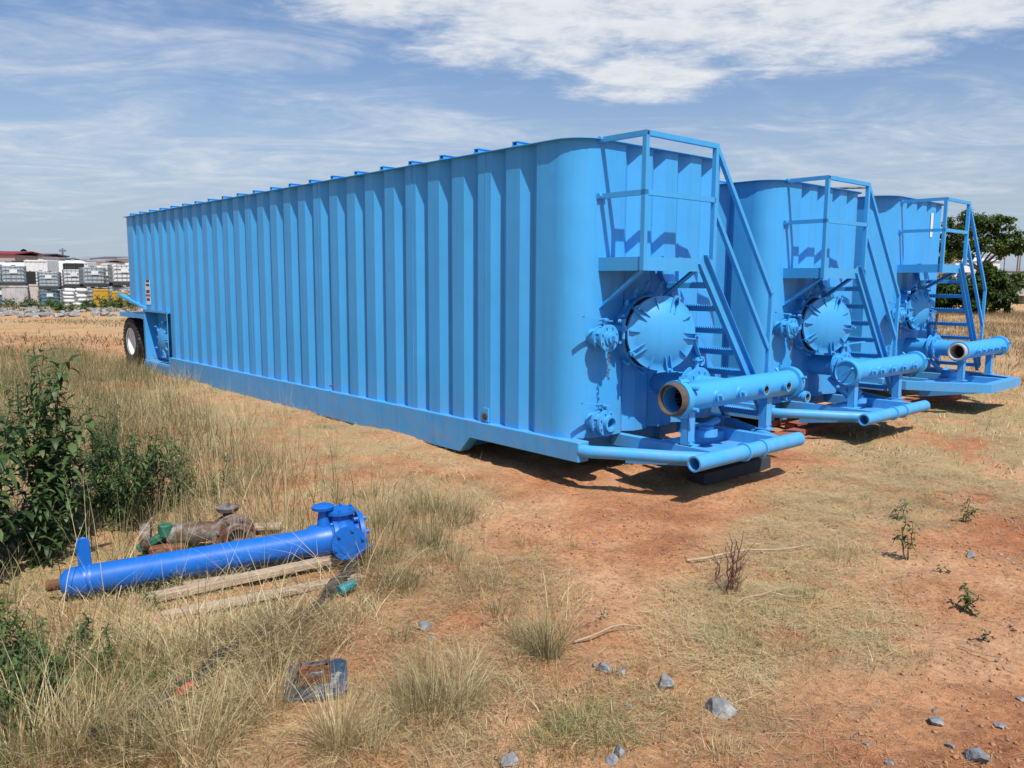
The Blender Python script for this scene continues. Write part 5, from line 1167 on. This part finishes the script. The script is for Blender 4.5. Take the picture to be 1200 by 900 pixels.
# buildings
def shed(px0, px1, pye, pyr, Y, d, wall, roofm, lab, band=None, rz=0., doors=2):
    a_, b_ = far(px0, pye, Y), far(px1, pye, Y); z0 = hz((a_.x + b_.x) / 2, Y) - .5; h = a_.z - z0; hr = far(px0, pyr, Y).z - z0; w_ = (b_ - a_).length
    T = empty('metal_shed', ((a_.x + b_.x) / 2, Y, z0), rz, lab, 'building', 'sheds behind the tote yard'); m = MB(); m.box(-w_ / 2, w_ / 2, 0, d, 0, h); m.build('wall', wall, T)
    m = MB(); e = .25; m.prism([(-w_ / 2 - e, -e, h + .02), (-w_ / 2 - e, d / 2, hr), (-w_ / 2 - e, d + e, h + .02), (-w_ / 2 - e, d + e, h + .18), (-w_ / 2 - e, d / 2, hr + .16), (-w_ / 2 - e, -e, h + .18)], (w_ + 2 * e, 0, 0)); m.build('roof', roofm, T)
    for k in range(doors):
        m = MB(); x = -w_ / 2 + w_ * (k + .5) / doors; m.box(x - 1.6, x + 1.6, -.06, -.003, .5, min(h * .75, 4.2)); m.build('door', PALLET if k % 2 else CAGE, T)
    if band: m = MB(); m.box(-w_ / 2, w_ / 2, -.08, -.004, h * .45, h * .72); m.build('painted_band', band, T)
    return T
PINK = mat('pale_brick_wall', (.36, .28, .26), .8); MAROON = mat('maroon_sheet', (.20, .03, .035), .6); GREYROOF = mat('grey_roof_sheet', (.26, .27, .29), .5); DKROOF = mat('dark_roof_sheet', (.10, .08, .08), .6); WALLW = mat('white_sheet_wall', (.66, .67, .68), .6); TAN = mat('tan_sheet_wall', (.32, .28, .22), .7)
shed(-40, 17, 298.5, 294.5, 105, 7, PINK, MAROON, 'pale brick shed with a maroon band at the far left', MAROON); shed(18, 50, 300, 297.5, 110, 6, WALLW, DKROOF, 'white sheet metal shed with a dark roof edge'); shed(86, 112, 305, 301, 125, 9, WALLW, GREYROOF, 'long low shed with a pale grey roof, left of the darker one')
shed(108, 134, 304.5, 301, 118, 8, GREYROOF, DKROOF, 'dark grey roofed shed beside the tank corner'); shed(104, 122, 307, 304.5, 92, 5, WALLW, GREYROOF, 'small shed with a light metal roof in front of the grey ones', doors=1); shed(140, 190, 304, 300, 112, 14, WALLW, GREYROOF, 'white shed hidden by the long tank')
shed(50, 84, 309, 306.5, 96, 6, TAN, DKROOF, 'tan shed behind the round white tanks', doors=3)
# mast
q = far(73, 291, 210); z0 = hz(q.x, q.y); T = empty('radio_mast', (q.x, q.y, z0), 0, 'thin radio mast on the wooded ridge', 'mast'); m = MB(); H_ = q.z - z0
for a_ in range(3): m.bar((.35 * math.cos(a_ * 2.1), .35 * math.sin(a_ * 2.1), 0), (.1 * math.cos(a_ * 2.1), .1 * math.sin(a_ * 2.1), H_), .12, .12)
for k in range(12): z = H_ * k / 12; m.bar((-.3, 0, z), (.3, 0, z + H_ / 12), .07, .07)
m.build('lattice', CAGE, T); m = MB(); m.bar((-.9, 0, H_ - .6), (.9, 0, H_ - .6), .15, .5); m.build('antenna', CAGE, T)

# ------------------------------------------------------------------ trees
def tree(name, base, h, crown, label, group, trunk_r=.22, n=5200, leaf=.17, m=TREEL, limbs=6, low=.3, seed=1, tint=(0, 1), cat='tree'):
    """crown: list of (dx, dy, dz, rx, ry, rz) clumps in fractions of h; limbs reach into the clumps"""
    rg = np.random.default_rng(seed); T = empty(name, base, 0, label, cat, group); mb = MB(); fork = Vector((rg.normal(0, .03), 0, low)) * h
    mb.sweep([Vector((0, 0, -.2)), Vector((.01 * h, 0, low * h * .5)), fork], trunk_r, 9, trunk_r * .7); trunk = None
    lm = MB()
    for (dx, dy, dz, rx, ry, rz_) in crown:
        e = Vector((dx, dy, dz)) * h; mid = fork.lerp(e, .5) + Vector((rg.normal(0, .03), rg.normal(0, .03), -.02)) * h
        lm.sweep([fork, fork.lerp(mid, .5) + Vector((0, 0, .01 * h)), mid, e], trunk_r * .5, 7, trunk_r * .10)
        for _ in range(4):
            d = Vector((rg.normal(0, 1) * rx, rg.normal(0, 1) * ry, rg.normal(0, 1) * rz_)) * h * .6; s_ = mid.lerp(e, rg.uniform(.3, 1)); lm.sweep([s_, s_ + d * .5 + Vector((0, 0, .01 * h)), s_ + d], trunk_r * .14, 5, .01)
    mb.build('trunk', BARK, T); lm.build('limb', BARK, T)
    vol = np.array([c[3] * c[4] * c[5] for c in crown]) ** .6; cnt = (n * vol / vol.sum()).astype(int); Cs = []
    for c, k in zip(crown, cnt):
        sub = max(int(k / 55), 3); cc = rg.normal(0, 1, (sub, 3)); cc /= np.linalg.norm(cc, axis=1, keepdims=True); cc *= rg.uniform(.45, 1.05, (sub, 1)); cc = cc * np.array(c[3:6]) + np.array(c[:3])
        rs = rg.uniform(.16, .36, sub) * np.mean(c[3:6]); w_ = rg.integers(0, sub, k); q = rg.normal(0, 1, (k, 3)); q /= np.linalg.norm(q, axis=1, keepdims=True); q *= rg.uniform(0, 1, (k, 1)) ** .45
        Cs.append(cc[w_] + q * rs[w_][:, None] * np.array([1.25, 1.25, .8]))
    C = np.concatenate(Cs) * h; k = len(C); D = rg.normal(0, 1, (k, 3)); D[:, 2] = D[:, 2] * .6 - .1
    V, Q_ = leaf_arrays(C, D, leaf * rg.uniform(.6, 1.4, k), leaf * .36 * rg.uniform(.6, 1.3, k), rg.uniform(0, .6, k)); npmesh('crown', V, Q_, m, T, tint=np.repeat(np.clip(rg.uniform(tint[0], tint[1], k), 0, 1), 8)); return T
def gpos(px_, Y): x_ = (px_ - 600) / F_PX * Y; return (x_, Y, hz(x_, Y))
Gt = 'trees behind the farthest tank'
tree('broad_tree', gpos(1134, 72), 8.7, [(-.20, 0, .70, .20, .2, .17), (.02, .05, .82, .20, .2, .13), (.22, 0, .80, .15, .2, .11), (.36, 0, .66, .15, .18, .11), (.45, 0, .585, .10, .14, .06), (.15, 0, .62, .16, .18, .10), (-.28, 0, .52, .14, .16, .12), (.33, .1, .56, .12, .14, .07), (-.05, .1, .55, .14, .15, .08)], 'broad green tree with gaps in its crown right behind the farthest tank', Gt, .26, 15000, .24, low=.36, seed=3, tint=(0, .9))
tree('dense_bush', gpos(1152, 50), 3.5, [(0, 0, .45, .32, .3, .38), (.25, 0, .30, .25, .3, .25), (-.25, 0, .35, .28, .3, .30), (.05, 0, .72, .2, .2, .2)], 'dark dense bush at the foot of the broad tree', Gt, .12, 7500, .22, low=.12, seed=4, tint=(0, .6))
tree('dense_bush', gpos(1112, 52), 3.3, [(0, 0, .45, .35, .3, .38), (.3, 0, .40, .25, .3, .28), (-.3, 0, .35, .28, .3, .30)], 'dark bush seen between the rungs of the farthest stairs', Gt, .12, 6000, .22, low=.12, seed=5, tint=(0, .6))
tree('olive_bush', gpos(1178, 84), 4.0, [(0, 0, .55, .3, .3, .25), (.3, 0, .6, .25, .3, .2), (-.3, 0, .5, .25, .3, .25)], 'pale olive bush standing behind the dark ones at the right', Gt, .12, 2600, .24, low=.2, seed=6, tint=(.3, 1))
tree('olive_bush', gpos(1225, 95), 4.0, [(0, 0, .55, .35, .3, .3), (.3, 0, .5, .25, .3, .25), (-.3, 0, .5, .25, .3, .25)], 'pale bush just outside the right edge', Gt, .12, 2000, .24, low=.2, seed=8, tint=(.3, 1))
# wooded ridge on the horizon (reads as one mass)
rg = np.random.default_rng(11); Cs = []
for _ in range(520):
    a_ = rg.uniform(-60, 42); Y = rg.uniform(330, 400) ; x_ = Y * math.tan(R(a_)); amp = .55 + .9 * vnoise(np.array([a_ * .35]), np.array([3.]), 5)[0]; hgt = rg.uniform(3.5, 7.0) * amp * (1.35 if a_ < -20 else .62); z_ = float(height(np.array([x_]), np.array([Y]))[0])
    k = 110; q = rg.normal(0, 1, (k, 3)); q /= np.linalg.norm(q, axis=1, keepdims=True); q *= rg.uniform(.1, 1, (k, 1)) ** .6; Cs.append(np.stack([x_ + q[:, 0] * 6.5, Y + q[:, 1] * 5, z_ + hgt * .45 + q[:, 2] * hgt * .55], -1))
C = np.concatenate(Cs); k = len(C); V, Q_ = leaf_arrays(C, rg.normal(0, 1, (k, 3)), rg.uniform(1.6, 3.0, k), rg.uniform(.8, 1.4, k), rg.uniform(0, .6, k)); o = npmesh('far_woods', V, Q_, FARL, tint=np.repeat(rg.uniform(0, 1, k), 8)); tag(o, 'far off dark woods along the horizon', 'woods', kind='stuff')
# low hill behind the sheds
hx = np.linspace(-190, -70, 60); hy = np.linspace(160, 240, 24); HX, HY = np.meshgrid(hx, hy); HZ = 2.0 + 4.6 * np.exp(-((HX + 122) / 34) ** 2 - ((HY - 205) / 28) ** 2) + .5 * fbm(HX * .1, HY * .1, 3, 5) - .9
ii = np.arange(23)[:, None] * 60; jj = np.arange(59)[None]; Q_ = np.stack([ii + jj, ii + jj + 1, ii + 61 + jj, ii + 60 + jj], -1).reshape(-1, 4)
o = npmesh('hill', np.stack([HX, HY, HZ], -1).reshape(-1, 3), Q_, mat('scrubby_hill', (.16, .145, .10), .95, var=.4, scale=.2)); tag(o, kind='structure')
# right background: poles, fence, white building, concrete culvert, grey yard
def pole(px_, pyt, Y, lab, arm=True):
    q = far(px_, pyt, Y); z0 = hz(q.x, q.y); T = empty('lamp_pole', (q.x, q.y, z0), 0, lab, 'pole', 'poles beyond the field'); m = MB(); m.tube((0, 0, 0), (0, 0, q.z - z0), .13, 8, .08); m.build('post', GREYSTEEL, T)
    if arm: m = MB(); m.bar((-.1, 0, q.z - z0 - .05), (1.3, 0, q.z - z0 + .1), .12, .12); m.box(.8, 1.6, -.2, .2, q.z - z0 + .02, q.z - z0 + .2); m.build('lamp_head', GREYSTEEL, T)
pole(1194, 291, 120, 'lamp pole with a flat head, the taller at the right edge'); pole(1197, 287, 160, 'plain thin pole farthest right', False); pole(1178, 297, 170, 'thin far pole left of the lamp pole', False)
shed(1120, 1172, 306, 300.5, 150, 18, WALLW, WALLW, 'white roofed building seen through the tree', rz=0.); shed(1178, 1290, 318, 314, 190, 18, GREYROOF, GREYROOF, 'low grey building on the far side of the field')
for i, px_ in enumerate((1170, 1192, 1214)):
    block(px_, px_ + 14, 321 - i, 140, 3, GREYP if i % 2 else CAGE, 'yard_container', ['grey yard container beyond the pale field', 'dull steel yard container at the right edge', 'yard container out of view at the right'][i], 'container')
x_, Y, z_ = gpos(1186, 78); T = empty('concrete_culvert', (x_, Y, z_), .2, 'weathered concrete culvert end in a dirt mound at the right edge', 'culvert'); CONC = mat('old_concrete', (.34, .32, .29), .9, var=.25)
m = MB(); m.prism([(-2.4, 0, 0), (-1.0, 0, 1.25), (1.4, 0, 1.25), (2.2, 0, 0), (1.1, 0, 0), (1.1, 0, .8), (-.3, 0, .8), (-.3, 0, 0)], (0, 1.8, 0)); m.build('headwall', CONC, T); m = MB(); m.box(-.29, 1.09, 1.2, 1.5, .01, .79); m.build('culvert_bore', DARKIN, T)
# wire fence behind the meadow
Tf = empty('wire_fence', gpos(1190, 110), 0, 'wire fence with thin posts beyond the pale field', 'fence'); bx_, by_, bz_ = Tf.location
for k in range(16):
    x_ = -22 + 4.2 * k; m = MB(); z_ = hz(bx_ + x_, by_) - bz_; m.tube((x_, 0, z_ - .1), (x_, 0, z_ + 2.0), .045, 6); m.build('post', GREYSTEEL, Tf)
m = MB()
for z in (.4, 1.0, 1.5, 1.95): m.bar((-22, 0, z), (41, 0, z), .025, .025)
m.build('wire', GREYSTEEL, Tf)
#--END--
scene.render.engine = 'CYCLES'; scene.world.cycles.sampling_method = 'MANUAL'; scene.world.cycles.sample_map_resolution = 128
scene.cycles.samples = 96; scene.cycles.use_denoising = True; scene.cycles.max_bounces = 4; scene.cycles.transparent_max_bounces = 4
scene.view_settings.view_transform = 'Standard'; scene.view_settings.look = 'None'; scene.view_settings.gamma = 1.; scene.view_settings.exposure = .12
